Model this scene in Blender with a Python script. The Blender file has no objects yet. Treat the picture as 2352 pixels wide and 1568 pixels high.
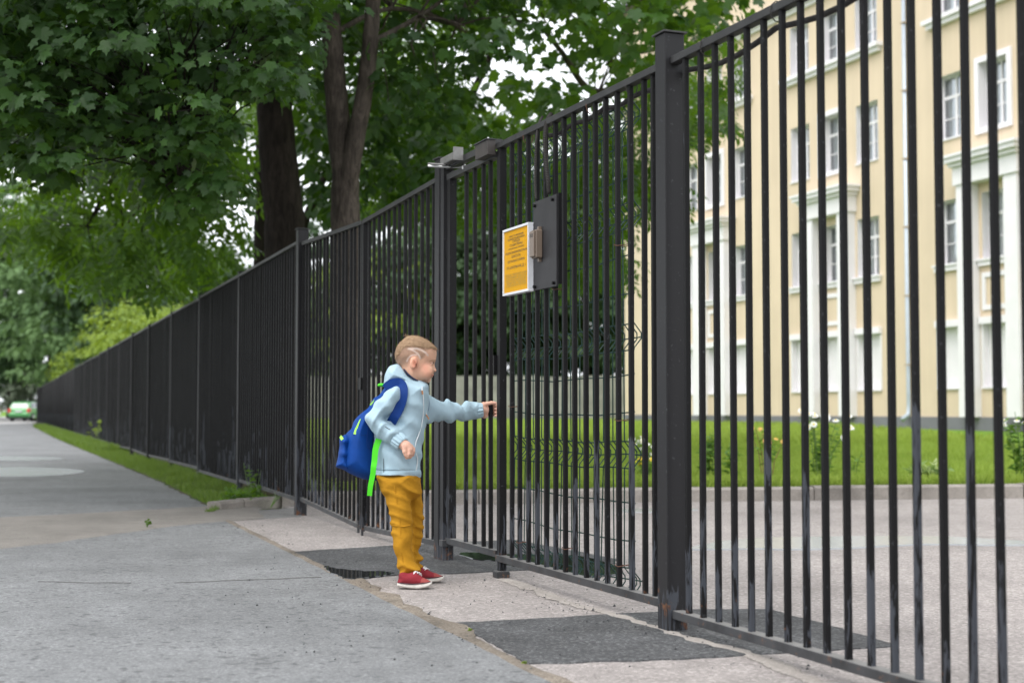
import bpy, bmesh, math, random
import numpy as np
from mathutils import Vector, Matrix
R = math.radians
rng = np.random.default_rng(7)
random.seed(7)
sc = bpy.context.scene
COL = sc.collection

# ------------------------------------------------------------------ camera
CAM_H = 0.84
PITCH = math.atan((942 - 784) / 3267.0)
F_PX = 3267.0
cam_d = bpy.data.cameras.new('camera')
cam_d.lens = 50.0
cam_d.sensor_width = 36.0
cam_d.clip_start = 0.05
cam_d.clip_end = 3000
cam = bpy.data.objects.new('camera', cam_d)
COL.objects.link(cam)
cam.location = (0, 0, CAM_H)
cam.rotation_euler = (R(90) + PITCH, 0, 0)
cam_d.dof.use_dof = True
cam_d.dof.focus_distance = 6.7
cam_d.dof.aperture_fstop = 2.8
sc.camera = cam

# ------------------------------------------------------------------ sky, sun, exposure
SUN_EL, SUN_AZ = R(58), R(215)      # high soft sun behind thin cloud, behind the camera on the street side
world = bpy.data.worlds.new('World')
sc.world = world
world.use_nodes = True
wn = world.node_tree
wn.nodes.clear()
sky = wn.nodes.new('ShaderNodeTexSky')
sky.sky_type = 'NISHITA'
sky.sun_disc = False
sky.sun_elevation = SUN_EL
sky.sun_rotation = SUN_AZ
sky.air_density = 1.0
sky.dust_density = 4.0
sky.ozone_density = 1.0
hsv = wn.nodes.new('ShaderNodeHueSaturation')
hsv.inputs['Saturation'].default_value = 0.22
mixw = wn.nodes.new('ShaderNodeMix')
mixw.data_type = 'RGBA'
mixw.inputs[0].default_value = 0.6
mixw.inputs[7].default_value = (10.6, 11.0, 11.5, 1)
bg = wn.nodes.new('ShaderNodeBackground')
bg.inputs['Strength'].default_value = 0.13
wo = wn.nodes.new('ShaderNodeOutputWorld')
wn.links.new(sky.outputs[0], hsv.inputs['Color'])
wn.links.new(hsv.outputs[0], mixw.inputs[6])
wn.links.new(mixw.outputs[2], bg.inputs['Color'])
wn.links.new(bg.outputs[0], wo.inputs['Surface'])

sun_d = bpy.data.lights.new('sun', 'SUN')
sun_d.energy = 0.8
sun_d.angle = R(25)
sun_d.color = (1.0, 0.97, 0.92)
sun = bpy.data.objects.new('sun', sun_d)
COL.objects.link(sun)
sun.rotation_euler = (R(90) - SUN_EL, 0, R(180) - SUN_AZ)
sun.location = (-5, -5, 20)

sc.view_settings.view_transform = 'Standard'
sc.view_settings.look = 'None'
sc.view_settings.gamma = 1.0
sc.view_settings.use_curve_mapping = False
sc.view_settings.exposure = 0.85
sc.render.engine = 'CYCLES'
sc.cycles.use_denoising = True
sc.cycles.max_bounces = 8
sc.cycles.diffuse_bounces = 3
sc.cycles.glossy_bounces = 3
sc.cycles.transmission_bounces = 4
sc.cycles.transparent_max_bounces = 8
sc.cycles.sample_clamp_indirect = 6.0
sc.cycles.caustics_reflective = False
sc.cycles.caustics_refractive = False

# ------------------------------------------------------------------ helpers
def ray(px, py):
    u = (px - 1176.0) / F_PX
    v = (784.0 - py) / F_PX
    return Vector((u, math.cos(PITCH) - v * math.sin(PITCH), math.sin(PITCH) + v * math.cos(PITCH)))

def gp(px, py, z=0.0):
    d = ray(px, py)
    k = (z - CAM_H) / d.z
    return Vector((d.x * k, d.y * k, z))

def at(px, py, Y):
    d = ray(px, py)
    k = Y / d.y
    return Vector((d.x * k, Y, CAM_H + d.z * k))

def col_img(px, A, B):
    """parameter point on ground line A-B seen at image column px"""
    u = (px - 1176.0) / F_PX / math.cos(PITCH)
    # X = u*Y approx (vertical lines are nearly vertical)
    d = B - A
    t = (u * A.y - A.x) / (d.x - u * d.y)
    return A + d * t

class MB:
    def __init__(s):
        s.v = []
        s.f = []
    def box(s, x0, x1, y0, y1, z0, z1):
        b = len(s.v)
        s.v += [(x0,y0,z0),(x1,y0,z0),(x1,y1,z0),(x0,y1,z0),(x0,y0,z1),(x1,y0,z1),(x1,y1,z1),(x0,y1,z1)]
        s.f += [tuple(b+i for i in q) for q in ((0,3,2,1),(4,5,6,7),(0,1,5,4),(1,2,6,5),(2,3,7,6),(3,0,4,7))]
        return s
    def poly(s, pts, flip=False):
        b = len(s.v)
        s.v += [tuple(p) for p in pts]
        q = list(range(b, b+len(pts)))
        s.f.append(tuple(q[::-1] if flip else q))
        return s
    def prism(s, pts, z0, z1):
        b = len(s.v); n = len(pts)
        s.v += [(p[0],p[1],z0) for p in pts] + [(p[0],p[1],z1) for p in pts]
        s.f.append(tuple(range(b+n-1, b-1, -1)))
        s.f.append(tuple(range(b+n, b+2*n)))
        for i in range(n):
            j = (i+1) % n
            s.f.append((b+i, b+j, b+n+j, b+n+i))
        return s
    def tube(s, path, rad, n=8, cap=True):
        path = [Vector(p) for p in path]
        m = len(path)
        rads = rad if hasattr(rad, '__len__') else [rad]*m
        b = len(s.v)
        up = None
        for i in range(m):
            t = (path[min(i+1,m-1)] - path[max(i-1,0)])
            t = t.normalized() if t.length > 1e-9 else Vector((0,0,1))
            if up is None:
                up = Vector((0,0,1)) if abs(t.z) < 0.9 else Vector((1,0,0))
            a = t.cross(up)
            if a.length < 1e-6: a = t.orthogonal()
            a.normalize()
            up = a.cross(t).normalized()
            for k in range(n):
                w = 2*math.pi*k/n
                s.v.append(tuple(path[i] + (a*math.cos(w) + up*math.sin(w))*rads[i]))
        for i in range(m-1):
            for k in range(n):
                k2 = (k+1) % n
                s.f.append((b+i*n+k, b+i*n+k2, b+(i+1)*n+k2, b+(i+1)*n+k))
        if cap:
            s.f.append(tuple(b+k for k in range(n))[::-1])
            s.f.append(tuple(b+(m-1)*n+k for k in range(n)))
        return s
    def xf(s, M, start=0):
        for i in range(start, len(s.v)):
            s.v[i] = tuple(M @ Vector(s.v[i]))
        return s
    def mesh(s, name, mat=None, smooth=False):
        me = bpy.data.meshes.new(name)
        me.from_pydata(s.v, [], s.f)
        me.update()
        if mat: me.materials.append(mat)
        if smooth:
            me.shade_smooth()
        return me
    def build(s, name, mat=None, parent=None, smooth=False, bevel=0):
        o = obj(name, s.mesh(name, mat, smooth), parent)
        if bevel:
            md = o.modifiers.new('bevel', 'BEVEL')
            md.width = bevel; md.segments = 2; md.limit_method = 'ANGLE'
        return o

def obj(name, me, parent=None, loc=None, rz=None):
    o = bpy.data.objects.new(name, me)
    COL.objects.link(o)
    if loc is not None: o.location = loc
    if rz is not None: o.rotation_euler = (0, 0, rz)
    if parent is not None: o.parent = parent
    return o

def tag(o, label=None, cat=None, group=None, kind=None):
    if label: o['label'] = label
    if cat: o['category'] = cat
    if group: o['group'] = group
    if kind: o['kind'] = kind
    return o

def empty(name, loc=(0,0,0), rz=0, label=None, cat=None, group=None):
    o = bpy.data.objects.new(name, None)
    o.empty_display_size = 0.1
    COL.objects.link(o)
    o.location = loc
    o.rotation_euler = (0, 0, rz)
    return tag(o, label, cat, group)

def np_mesh(name, V, F, mat=None, smooth=False):
    """V (n,3), F (m,k) with constant k"""
    V = np.ascontiguousarray(V, np.float32); F = np.ascontiguousarray(F, np.int32)
    me = bpy.data.meshes.new(name)
    m, k = F.shape
    me.vertices.add(len(V)); me.vertices.foreach_set('co', V.ravel())
    me.loops.add(m*k); me.loops.foreach_set('vertex_index', F.ravel())
    me.polygons.add(m)
    me.polygons.foreach_set('loop_start', np.arange(0, m*k, k, dtype=np.int32))
    me.polygons.foreach_set('loop_total', np.full(m, k, np.int32))
    me.update(calc_edges=True)
    if mat: me.materials.append(mat)
    if smooth: me.shade_smooth()
    return me

# ------------------------------------------------------------------ materials
class NT:
    """tiny node builder"""
    def __init__(s, name):
        s.m = bpy.data.materials.new(name)
        s.m.use_nodes = True
        s.t = s.m.node_tree
        s.p = s.t.nodes['Principled BSDF']
        s.out = s.t.nodes['Material Output']
    def n(s, typ, **kw):
        x = s.t.nodes.new('ShaderNode' + typ)
        for k, v in kw.items(): setattr(x, k, v)
        return x
    def link(s, a, b): s.t.links.new(a, b)
    def put(s, inp, val):
        if hasattr(val, 'is_output') or hasattr(val, 'links'): s.link(val, inp)
        elif isinstance(val, (tuple, list)) and len(val) == 3 and inp.type == 'RGBA': inp.default_value = (*val, 1)
        else: inp.default_value = val
    def coord(s, kind='pos', scale=None, obj_space=False):
        if kind == 'pos':
            o = s.n('NewGeometry').outputs['Position']
        else:
            o = s.n('TexCoord').outputs[{'obj':'Object','gen':'Generated'}[kind]]
        if scale is not None:
            mp = s.n('Mapping')
            mp.inputs['Scale'].default_value = scale
            s.link(o, mp.inputs['Vector']); o = mp.outputs[0]
        return o
    def noise(s, scale=5, detail=3, rough=0.55, vec=None, dist=0.0):
        x = s.n('TexNoise')
        x.inputs['Scale'].default_value = scale; x.inputs['Detail'].default_value = detail
        x.inputs['Roughness'].default_value = rough; x.inputs['Distortion'].default_value = dist
        if vec is not None: s.link(vec, x.inputs['Vector'])
        return x.outputs[0]
    def voro(s, scale=5, vec=None, out='Distance', feature='F1'):
        x = s.n('TexVoronoi'); x.feature = feature
        x.inputs['Scale'].default_value = scale
        if vec is not None: s.link(vec, x.inputs['Vector'])
        return x.outputs[out]
    def ramp(s, f, stops, interp='LINEAR'):
        x = s.n('ValToRGB'); e = x.color_ramp; e.interpolation = interp
        while len(e.elements) < len(stops): e.elements.new(0.5)
        for el, (p, c) in zip(e.elements, stops):
            el.position = p
            el.color = (*c, 1) if isinstance(c, (tuple, list)) else (c, c, c, 1)
        s.link(f, x.inputs[0]); return x.outputs[0]
    def math(s, op, a, b=0.0, clamp=False):
        x = s.n('Math'); x.operation = op; x.use_clamp = clamp
        s.put(x.inputs[0], a); s.put(x.inputs[1], b); return x.outputs[0]
    def mix(s, f, a, b, mode='MIX'):
        x = s.n('Mix'); x.data_type = 'RGBA'; x.blend_type = mode
        s.put(x.inputs[0], f); s.put(x.inputs[6], a); s.put(x.inputs[7], b); return x.outputs[2]
    def sep(s, v):
        x = s.n('SeparateXYZ'); s.link(v, x.inputs[0]); return x.outputs
    def bump(s, h, strength=0.3, dist=0.01):
        x = s.n('Bump'); x.inputs['Strength'].default_value = strength; x.inputs['Distance'].default_value = dist
        s.link(h, x.inputs['Height']); s.link(x.outputs[0], s.p.inputs['Normal']); return x.outputs[0]
    def set(s, **kw):
        names = {'col':'Base Color','rough':'Roughness','metal':'Metallic','spec':'Specular IOR Level','coat':'Coat Weight',
                 'sheen':'Sheen Weight','sss':'Subsurface Weight','emit':'Emission Color','emits':'Emission Strength','alpha':'Alpha','trans':'Transmission Weight'}
        for k, v in kw.items(): s.put(s.p.inputs[names[k]], v)
        return s

def simple(name, col, rough=0.5, metal=0.0, spec=0.5, var=0.12, vscale=8, bump=0.0, bscale=60):
    t = NT(name)
    c = t.coord('pos')
    nz = t.noise(vscale, 4, 0.6, c)
    dark = tuple(x*(1-var) for x in col); light = tuple(min(1, x*(1+var)) for x in col)
    t.set(col=t.ramp(nz, [(0.3, dark), (0.7, light)]), rough=rough, metal=metal, spec=spec)
    if bump: t.bump(t.noise(bscale, 3, 0.6, c), bump, 0.003)
    return t.m

M = {}
def asphalt(name, base, stone, dark, sscale=140, pits=0.0, pit_scale=22, tone=0.12, rough=0.85, soft=False):
    t = NT(name); c = t.coord('pos')
    v = t.voro(sscale, c, 'Color')
    sp = t.sep(v)[0]
    colr = t.ramp(sp, [(0.0, dark), (0.35, base), (0.72, base), (0.95, stone)])
    fine = t.noise(320, 2, 0.5, c)
    colr = t.mix(0.5, colr, t.ramp(fine, [(0.3, dark), (0.62, base), (0.8, stone)]))
    big = t.noise(0.55, 5, 0.62, c)
    colr = t.mix(1.0, colr, t.ramp(big, [(0.3, 1-tone*1.6), (0.5, 1.0), (0.7, 1+tone)]), 'MULTIPLY')
    mid = t.noise(4.5, 4, 0.65, c)
    colr = t.mix(1.0, colr, t.ramp(mid, [(0.3, 1-tone), (0.7, 1+tone*0.6)]), 'MULTIPLY')
    if pits:
        pn = t.noise(pit_scale, 2, 0.5, c)
        mod = t.noise(1.7, 2, 0.5, c)
        pn = t.math('ADD', pn, t.math('MULTIPLY', t.math('SUBTRACT', mod, 0.5), 0.22))
        pm = t.ramp(pn, [(0.595, 0.0), (0.665, 1.0)])
        colr = t.mix(t.math('MULTIPLY', pm, pits), colr, tuple(x*0.45 for x in base))
    t.set(col=colr, rough=rough, spec=0.3)
    h = t.math('ADD', t.math('MULTIPLY', sp, 0.5), fine)
    t.bump(h, 0.45, 0.004)
    if soft:        # the layer thins out grain by grain towards its edge
        at_ = t.n('Attribute'); at_.attribute_name = 'soft'
        nz = t.math('ADD', t.math('MULTIPLY', t.noise(38, 4, 0.75, c), 0.6), t.math('MULTIPLY', t.noise(5, 3, 0.6, c), 0.4))
        m_ = t.ramp(t.math('ADD', at_.outputs['Fac'], t.math('MULTIPLY', t.math('SUBTRACT', nz, 0.5), 1.7)), [(0.42, 0.0), (0.58, 1.0)])
        tr = t.n('BsdfTransparent'); mx = t.n('MixShader')
        t.link(m_, mx.inputs[0]); t.link(tr.outputs[0], mx.inputs[1]); t.link(t.p.outputs[0], mx.inputs[2]); t.link(mx.outputs[0], t.out.inputs[0])
    return t.m

M['pavement'] = asphalt('pavement_asphalt', (0.205,0.208,0.211), (0.345,0.348,0.35), (0.09,0.092,0.095), pits=0.8, tone=0.16)
M['pink'] = asphalt('pink_asphalt', (0.325,0.294,0.28), (0.58,0.525,0.50), (0.15,0.134,0.126), sscale=95, tone=0.15)
M['patch'] = asphalt('patch_asphalt', (0.078,0.079,0.082), (0.23,0.23,0.232), (0.03,0.031,0.032), sscale=110, tone=0.28)
M['sand'] = asphalt('sandy_strip', (0.235,0.215,0.195), (0.34,0.315,0.29), (0.15,0.137,0.124), sscale=200, tone=0.14, soft=True)
M['dirt'] = asphalt('seam_dirt', (0.22,0.185,0.15), (0.35,0.31,0.26), (0.09,0.075,0.06), sscale=120, tone=0.35, soft=True)
M['concrete'] = asphalt('kerb_concrete', (0.31,0.28,0.25), (0.40,0.37,0.34), (0.20,0.18,0.16), sscale=150, tone=0.22)
M['wallcon'] = simple('wall_concrete', (0.25,0.245,0.22), 0.9, var=0.25, vscale=1.4)

def fence_paint(name='black_fence_paint', base=(0.0085, 0.0082, 0.0088), spec=0.12):
    t = NT(name); c = t.coord('pos')
    rnd = t.n('ObjectInfo').outputs['Random']
    z = t.sep(c)[2]
    mp = t.n('Mapping'); mp.inputs['Scale'].default_value = (45, 45, 5.0)
    comb = t.n('CombineXYZ'); t.put(comb.inputs[2], t.math('MULTIPLY', rnd, 40.0))
    add = t.n('VectorMath'); add.operation = 'ADD'; t.link(c, add.inputs[0]); t.link(comb.outputs[0], add.inputs[1])
    t.link(add.outputs[0], mp.inputs['Vector'])
    streak = t.noise(1.0, 4, 0.65, mp.outputs[0], 0.6)
    # worn / re-painted grey reaches up from the ground to a height that differs from bar to bar
    lim = t.math('ADD', 0.10, t.math('MULTIPLY', t.math('POWER', rnd, 2.0), 0.8))
    hmask = t.math('MULTIPLY', t.math('SUBTRACT', lim, z), 2.2)
    wear = t.ramp(t.math('ADD', streak, t.math('MAXIMUM', t.math('MINIMUM', hmask, 0.11), -0.10)), [(0.60, 0.0), (0.635, 1.0)])
    colr = t.mix(wear, base, (0.050, 0.054, 0.064))
    fl = t.noise(60, 3, 0.6, c)
    colr = t.mix(t.ramp(fl, [(0.66, 0.0), (0.72, 0.6)]), colr, (0.07, 0.073, 0.08))
    # rust low down
    rn = t.noise(17, 4, 0.7, c, 0.3)
    rm = t.ramp(t.math('ADD', rn, t.math('MAXIMUM', t.math('MULTIPLY', t.math('SUBTRACT', 0.17, z), 0.9), -0.16)), [(0.66, 0.0), (0.74, 0.85)])
    colr = t.mix(rm, colr, t.ramp(fl, [(0.3, (0.07,0.026,0.011)), (0.7, (0.19,0.085,0.04))]))
    t.set(col=colr, rough=t.ramp(wear, [(0, 0.5), (1, 0.65)]), spec=spec)
    t.bump(t.noise(45, 3, 0.5, c), 0.12, 0.002)
    return t.m
M['fence'] = fence_paint()
M['post'] = fence_paint('grey_black_post_paint', (0.0135, 0.013, 0.0145), 0.26)
M['rail'] = simple('rail_paint', (0.018,0.0175,0.018), 0.55, var=0.5, vscale=9, bump=0.15, bscale=50)
def rail_mat():
    t = NT('bottom_rail_paint'); c = t.coord('pos')
    nz = t.noise(6, 4, 0.6, c); fl = t.noise(30, 4, 0.7, c)
    colr = t.ramp(nz, [(0.35, (0.016,0.016,0.018)), (0.6, (0.042,0.043,0.046))])
    colr = t.mix(t.ramp(fl, [(0.60, 0.0), (0.70, 0.9)]), colr, (0.15, 0.07, 0.035))
    up = t.sep(t.n('NewGeometry').outputs['Normal'])[2]
    dust = t.math('MULTIPLY', t.ramp(up, [(0.6, 0.0), (0.9, 1.0)]), t.ramp(nz, [(0.3, 0.55), (0.6, 0.9)]))
    colr = t.mix(dust, colr, (0.17, 0.165, 0.16))
    t.set(col=colr, rough=0.6)
    t.bump(fl, 0.2, 0.002)
    return t.m
M['brail'] = rail_mat()
# ------------------------------------------------------------------ ground, roads, lawn
def sheet(name, pts, z, mat, label=None, cat=None, jag=0.0, step=0.25, kind='structure', parent=None, soft=0.0, skirt=0.02):
    """flat sheet with a finely broken outline; its rim slopes down so that it sits on what lies below"""
    P = [Vector((p[0], p[1], 0)) for p in pts]
    out = []
    r = random.Random(len(name)*7 + len(pts))
    n = len(P)
    for i in range(n):
        a, b = P[i], P[(i+1) % n]
        L = (b - a).length
        k = max(1, min(90, int(L/step))) if (jag or soft) else 1
        nn = (b-a).normalized() if L > 0 else Vector((1,0,0))
        nn = Vector((-nn.y, nn.x, 0))
        for j in range(k):
            p = a.lerp(b, j/k)
            if jag: p = p + nn*r.uniform(-jag, jag)*(0.3 if j == 0 else 1)
            out.append(p)
    area = sum(out[i].x*out[(i+1)%len(out)].y - out[(i+1)%len(out)].x*out[i].y for i in range(len(out)))
    if area < 0: out = out[::-1]
    n = len(out)
    w = soft if soft else 0.006
    rim = []
    for i in range(n):
        e = (out[(i+1)%n] - out[i-1]); e = e.normalized() if e.length > 1e-9 else Vector((1,0,0))
        rim.append(out[i] + Vector((e.y, -e.x, 0))*w)
    zr = -0.002 if soft else z - skirt
    mb = MB(); mb.v = [(p.x, p.y, z) for p in out] + [(p.x, p.y, zr) for p in rim]
    mb.f = [tuple(range(n))] + [(i, n+i, n+(i+1)%n, (i+1)%n) for i in range(n)]
    me = mb.mesh(name, mat)
    bm = bmesh.new(); bm.from_mesh(me)
    bmesh.ops.triangulate(bm, faces=[f for f in bm.faces if len(f.verts) > 4])
    for f in bm.faces:
        f.normal_update()
        if f.normal.z < -0.001: f.normal_flip()
    bm.to_mesh(me); bm.free()
    if soft:
        at_ = me.attributes.new('soft', 'FLOAT', 'POINT')
        at_.data.foreach_set('value', np.array([1.0]*n + [0.0]*n, np.float32))
    o = obj(name, me, parent)
    return tag(o, label, cat, None, kind)

P3 = gp(1545, 1447); P1 = gp(690, 1183)          # centres of the wide and the far gate post
P3.z = P1.z = 0
P2 = col_img(1018, P3, P1)
LDIR = Vector((-0.36, 1, 0)).normalized()         # left run of the fence
RDIR = Vector((0.372, -1, 0)).normalized()        # right run, coming towards the camera
GDIR = (P1 - P3).normalized()
SN = Vector((-GDIR.y, GDIR.x, 0))                 # towards the street
LEND = P1 + LDIR*92

g_t = NT('soil_and_grass'); c = g_t.coord('pos')
g_t.set(col=g_t.mix(g_t.ramp(g_t.noise(3, 5, 0.7, c), [(0.4, 0.0), (0.6, 1.0)]), (0.10,0.20,0.02), (0.15,0.25,0.03)), rough=0.95, spec=0.1)
M['soil'] = g_t.m
v_t = NT('verge_soil'); c = v_t.coord('pos')
v_t.set(col=v_t.mix(v_t.ramp(v_t.noise(2.2, 5, 0.7, c), [(0.42, 0.0), (0.6, 1.0)]), (0.085,0.07,0.05), (0.05,0.085,0.02)), rough=0.95, spec=0.1)
M['verge'] = v_t.m

M['sandl'] = asphalt('washed_sand', (0.335,0.305,0.28), (0.46,0.42,0.39), (0.24,0.215,0.195), sscale=130, tone=0.2, soft=True)
sheet('ground', [(-900,-60),(900,-60),(900,2200),(-900,2200)], -0.03, M['soil'])
# street pavement, runs along the fence on the street side
seamA, seamB = gp(520, 1195), gp(1280, 1568)
sdir = (seamA - seamB).normalized()
pave_far = P1 + LDIR*88
edge = [gp(480,1163), gp(375,1110), gp(270,1066), gp(130,1008), gp(76,980)]
e_end = edge[-1]
sheet('pavement', [seamB - sdir*6, seamA, gp(560,1161)] + edge + [e_end + Vector((-1.5,12,0)), Vector((-70, 140, 0)), Vector((-60,-12,0)), Vector((2,-12,0))], 0.004, M['pavement'])
far_road = sheet('road', [gp(86,971) , e_end + Vector((6,4,0)), Vector((-24,190,0)), Vector((-110,190,0)), Vector((-110,70,0)), gp(-260,985)], 0.008, simple('far_asphalt', (0.30,0.29,0.285), 0.9, var=0.1, vscale=0.6))
# sandy washed strip across the pavement
sheet('sand_strip', [gp(-30,1191.5), gp(240,1178), gp(480,1164), gp(575,1161), gp(592,1190), gp(520,1195), gp(385,1208), gp(250,1226), gp(110,1247), gp(-30,1262)], 0.008, M['sand'], 'pale sandy washed strip across the grey pavement', 'sand', jag=0.02, step=0.12, soft=0.16)
# yard road and crossing (pinkish)
KA, KB = gp(1100, 1157), gp(2352, 1143.5)          # foot of the yard kerb
kd = (KB-KA).normalized()
kn = Vector((-kd.y, kd.x, 0))
K0, K1 = KA - kd*1.75, KA + kd*22
sheet('driveway', [seamB - sdir*6, seamA, gp(590,1191), P1 + SN*0.3 + LDIR*0.35, P1 - SN*0.1 + LDIR*0.35, K0, K1, Vector((26,-12,0)), Vector((3.0,-12,0))], 0.0, M['pink'])
# joint filled with dirt between pavement and crossing
jp = []
for i in range(60):
    t = i/59.0
    p = seamA.lerp(seamB - sdir*1.5, t)
    jp.append(p)
nn = Vector((-sdir.y, sdir.x, 0))
if nn.x < 0: nn = -nn
jr = random.Random(3)
wid = [0.006 + 0.035*abs(math.sin(i*0.33+1))*jr.random()*(1.0 if i > 22 else 0.35) + (0.05 if 26 < i < 44 else 0.0)*jr.random() for i in range(60)]
sheet('seam_dirt', [p - nn*jr.uniform(0.008, 0.02) for p in jp] + [jp[i] + nn*wid[i] for i in range(59, -1, -1)], 0.0065, M['dirt'], 'brown dirt and moss filling the joint beside the pavement', 'dirt', kind='structure', step=0.1, soft=0.035)
# sand line under the fence
sl = [gp(1160,1332), gp(1230,1356), gp(1310,1385), gp(1400,1411), gp(1500,1441), gp(1600,1470), gp(1720,1503), gp(1850,1558), gp(1960,1610)]
sr = random.Random(5)
a = []; b = []
for i in range(len(sl)-1):
    for j in range(6):
        p = sl[i].lerp(sl[i+1], j/6.0)
        w = sr.uniform(0.004, 0.03)
        off = GDIR.cross(Vector((0,0,1)))*math.sin(i*2.1+j*0.7)*0.012
        a.append(p + SN*w + off); b.append(p - SN*w + off)
sheet('sand_line', a + b[::-1], 0.0065, M['sandl'], 'thin pale line of sand washed along under the fence', 'sand', step=0.1, soft=0.035)
# dark patches
sheet('asphalt_patch', [gp(678,1268), gp(760,1262), gp(900,1254), gp(1005,1248), gp(1180,1240), gp(1420,1285), gp(1400,1302), gp(1150,1312), gp(1040,1318), gp(920,1320), gp(800,1330), gp(740,1304)], 0.005, M['patch'], 'dark asphalt patch behind the boy at the gate post', 'patch', jag=0.012, step=0.06)
sheet('asphalt_patch', [gp(1040,1432), gp(1200,1424), gp(1400,1412), gp(1589,1401), gp(1764,1400), gp(1900,1436), gp(2062,1484), gp(1811,1499), gp(1600,1512), gp(1433,1519), gp(1215,1525)], 0.0052, M['patch'], 'dark asphalt patch under the wide gate post', 'patch', jag=0.012, step=0.05)
# damp grey strip between kerb stub and crossing
sheet('asphalt_strip', [gp(530,1176), gp(690,1166), P1 + LDIR*0.2, P1 - GDIR*0.05, gp(690,1186), gp(590,1192)], 0.0045, asphalt('grey_strip', (0.21,0.205,0.20), (0.32,0.31,0.30), (0.12,0.118,0.115), tone=0.15), 'grey asphalt strip at the foot of the low kerb', 'asphalt')

# thin cracks and joints in the old pavement
M['crack'] = simple('crack_dirt', (0.085,0.082,0.08), 0.95, var=0.3, vscale=30)
def crack(pts, w, label, seed):
    r = random.Random(seed); a = []; b = []
    P = [Vector(p) for p in pts]
    for i in range(len(P)-1):
        k = max(2, int((P[i+1]-P[i]).length/0.06))
        for j in range(k):
            p = P[i].lerp(P[i+1], j/k); d = (P[i+1]-P[i]).normalized(); q = Vector((-d.y, d.x, 0))
            o_ = q*r.uniform(-0.012, 0.012); ww = w*r.uniform(0.25, 1.0)
            a.append(p + o_ + q*ww/2); b.append(p + o_ - q*ww/2)
    sheet('pavement_crack', a + b[::-1], 0.0075, M['crack'], label, 'crack', skirt=0.003)
crack([gp(90,1337), gp(180,1340), gp(330,1341)], 0.003, 'faint left piece of the joint across the near pavement', 1)
crack([gp(400,1340), gp(480,1337), gp(640,1331), gp(770,1326)], 0.0045, 'thin dark joint across the near pavement towards the boy', 4)
crack([gp(-10,1191), gp(240,1178), gp(480,1164)], 0.022, 'dark joint at the far side of the sandy strip', 2)

# loose grit and crumbs of asphalt along the joints
n_ = 420; gv = []; gf = []
tet = np.array([(0,0,1.0),(1,0,0),(-0.6,0.8,0),(-0.6,-0.8,0.1)]); tf = np.array([(0,1,2),(0,2,3),(0,3,1),(1,3,2)])
for i in range(n_):
    u_ = rng.random()
    if i % 3 == 0: p = seamA.lerp(seamB, u_) + Vector((rng.normal(0.05,0.09), rng.normal(0,0.05), 0))
    elif i % 3 == 1: p = gp(1160,1335).lerp(gp(1850,1560), u_) + Vector((rng.normal(0,0.10), rng.normal(0,0.10), 0))
    else: p = gp(rng.uniform(500,1500), rng.uniform(1260,1540))
    s_ = rng.uniform(0.002, 0.0065)*(1.6 if rng.random() < 0.06 else 1)
    a_ = rng.uniform(0, 6.28); rot = np.array([(math.cos(a_), -math.sin(a_), 0), (math.sin(a_), math.cos(a_), 0), (0,0,1)])
    gf.append(tf + 4*len(gv)); gv.append((tet*rng.uniform(0.6,1.3,(4,1)))@rot.T*s_ + np.array([p.x, p.y, 0.0055]))
tag(obj('grit', np_mesh('grit', np.concatenate(gv), np.concatenate(gf), M['patch'])), 'loose dark grit along the joints of the crossing', 'grit', None, 'stuff')

# kerb stub by the verge
def kerb_run(name, pts, w, hgt, label, z0=-0.02, stone=1.0, gap=0.012):
    root = empty(name, pts[0], 0, label, 'kerb'); root.location = (0,0,0)
    n = 0
    for i in range(len(pts)-1):
        a, b = Vector(pts[i]), Vector(pts[i+1]); a.z = b.z = 0
        L = (b-a).length; d = (b-a)/L; nrm = Vector((-d.y, d.x, 0))
        k = max(1, int(round(L/stone)))
        for j in range(k):
            p, q = a + d*(L*j/k + gap/2), a + d*(L*(j+1)/k - gap/2)
            h = hgt + random.uniform(-0.008, 0.008)
            off = nrm*random.uniform(-0.006, 0.006)
            mb = MB(); m = 0.02
            prof = [(0, z0), (0, h-m), (m, h), (w-0.012, h), (w, h-0.012), (w, z0)]
            for e in (p, q):
                mb.v += [tuple(e + off + nrm*x + Vector((0,0,zz))) for x, zz in prof]
            np_ = len(prof)
            for s_ in range(np_-1):
                mb.f.append((s_, np_+s_, np_+s_+1, s_+1))
            mb.f.append(tuple(range(np_))); mb.f.append(tuple(range(2*np_-1, np_-1, -1)))
            mb.build('kerb_stone', M['concrete'], root)
    return root
kerb_run('kerb', [gp(505,1172), gp(560,1166), gp(690,1158), gp(745,1156)], 0.14, 0.075, 'short low concrete kerb at the end of the grass verge')
kerb_run('kerb', [K0, KA, KB, K1], 0.16, 0.13, 'long concrete kerb across the school yard in front of the lawn', stone=1.1)
for o in [o for o in COL.objects if o.name.startswith('kerb') and '_' not in o.name]: o['kind'] = 'structure'

# lawn: rises gently towards the building; bounded by the fence on its street side
def lawn_z(x, y):
    k = (Vector((x, y, 0)) - KA).dot(kn)
    return 0.115 + 0.17*min(1.0, max(0.0, k)/28.0)
def fence_x(y):
    return P1.x - 0.36*(y - P1.y)
nx, ny = 50, 50
V = []; F = []
for j in range(ny+1):
    q = (j/ny)**1.8
    for i in range(nx+1):
        p = K0.lerp(K1, i/nx) + kn*0.15
        y = p.y + (135 - p.y)*q
        xl = fence_x(y) + 0.12
        x = p.x + (xl + (i/nx)*(70 - xl) - p.x)*min(1, q*8) if j else p.x
        x = max(x, xl)
        V.append((x, y, lawn_z(x, y)))
for j in range(ny):
    for i in range(nx):
        a = j*(nx+1)+i
        F.append((a, a+1, a+nx+2, a+nx+1))
tag(obj('lawn', np_mesh('lawn', np.array(V), np.array(F), M['soil'], True)), kind='structure')
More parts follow.
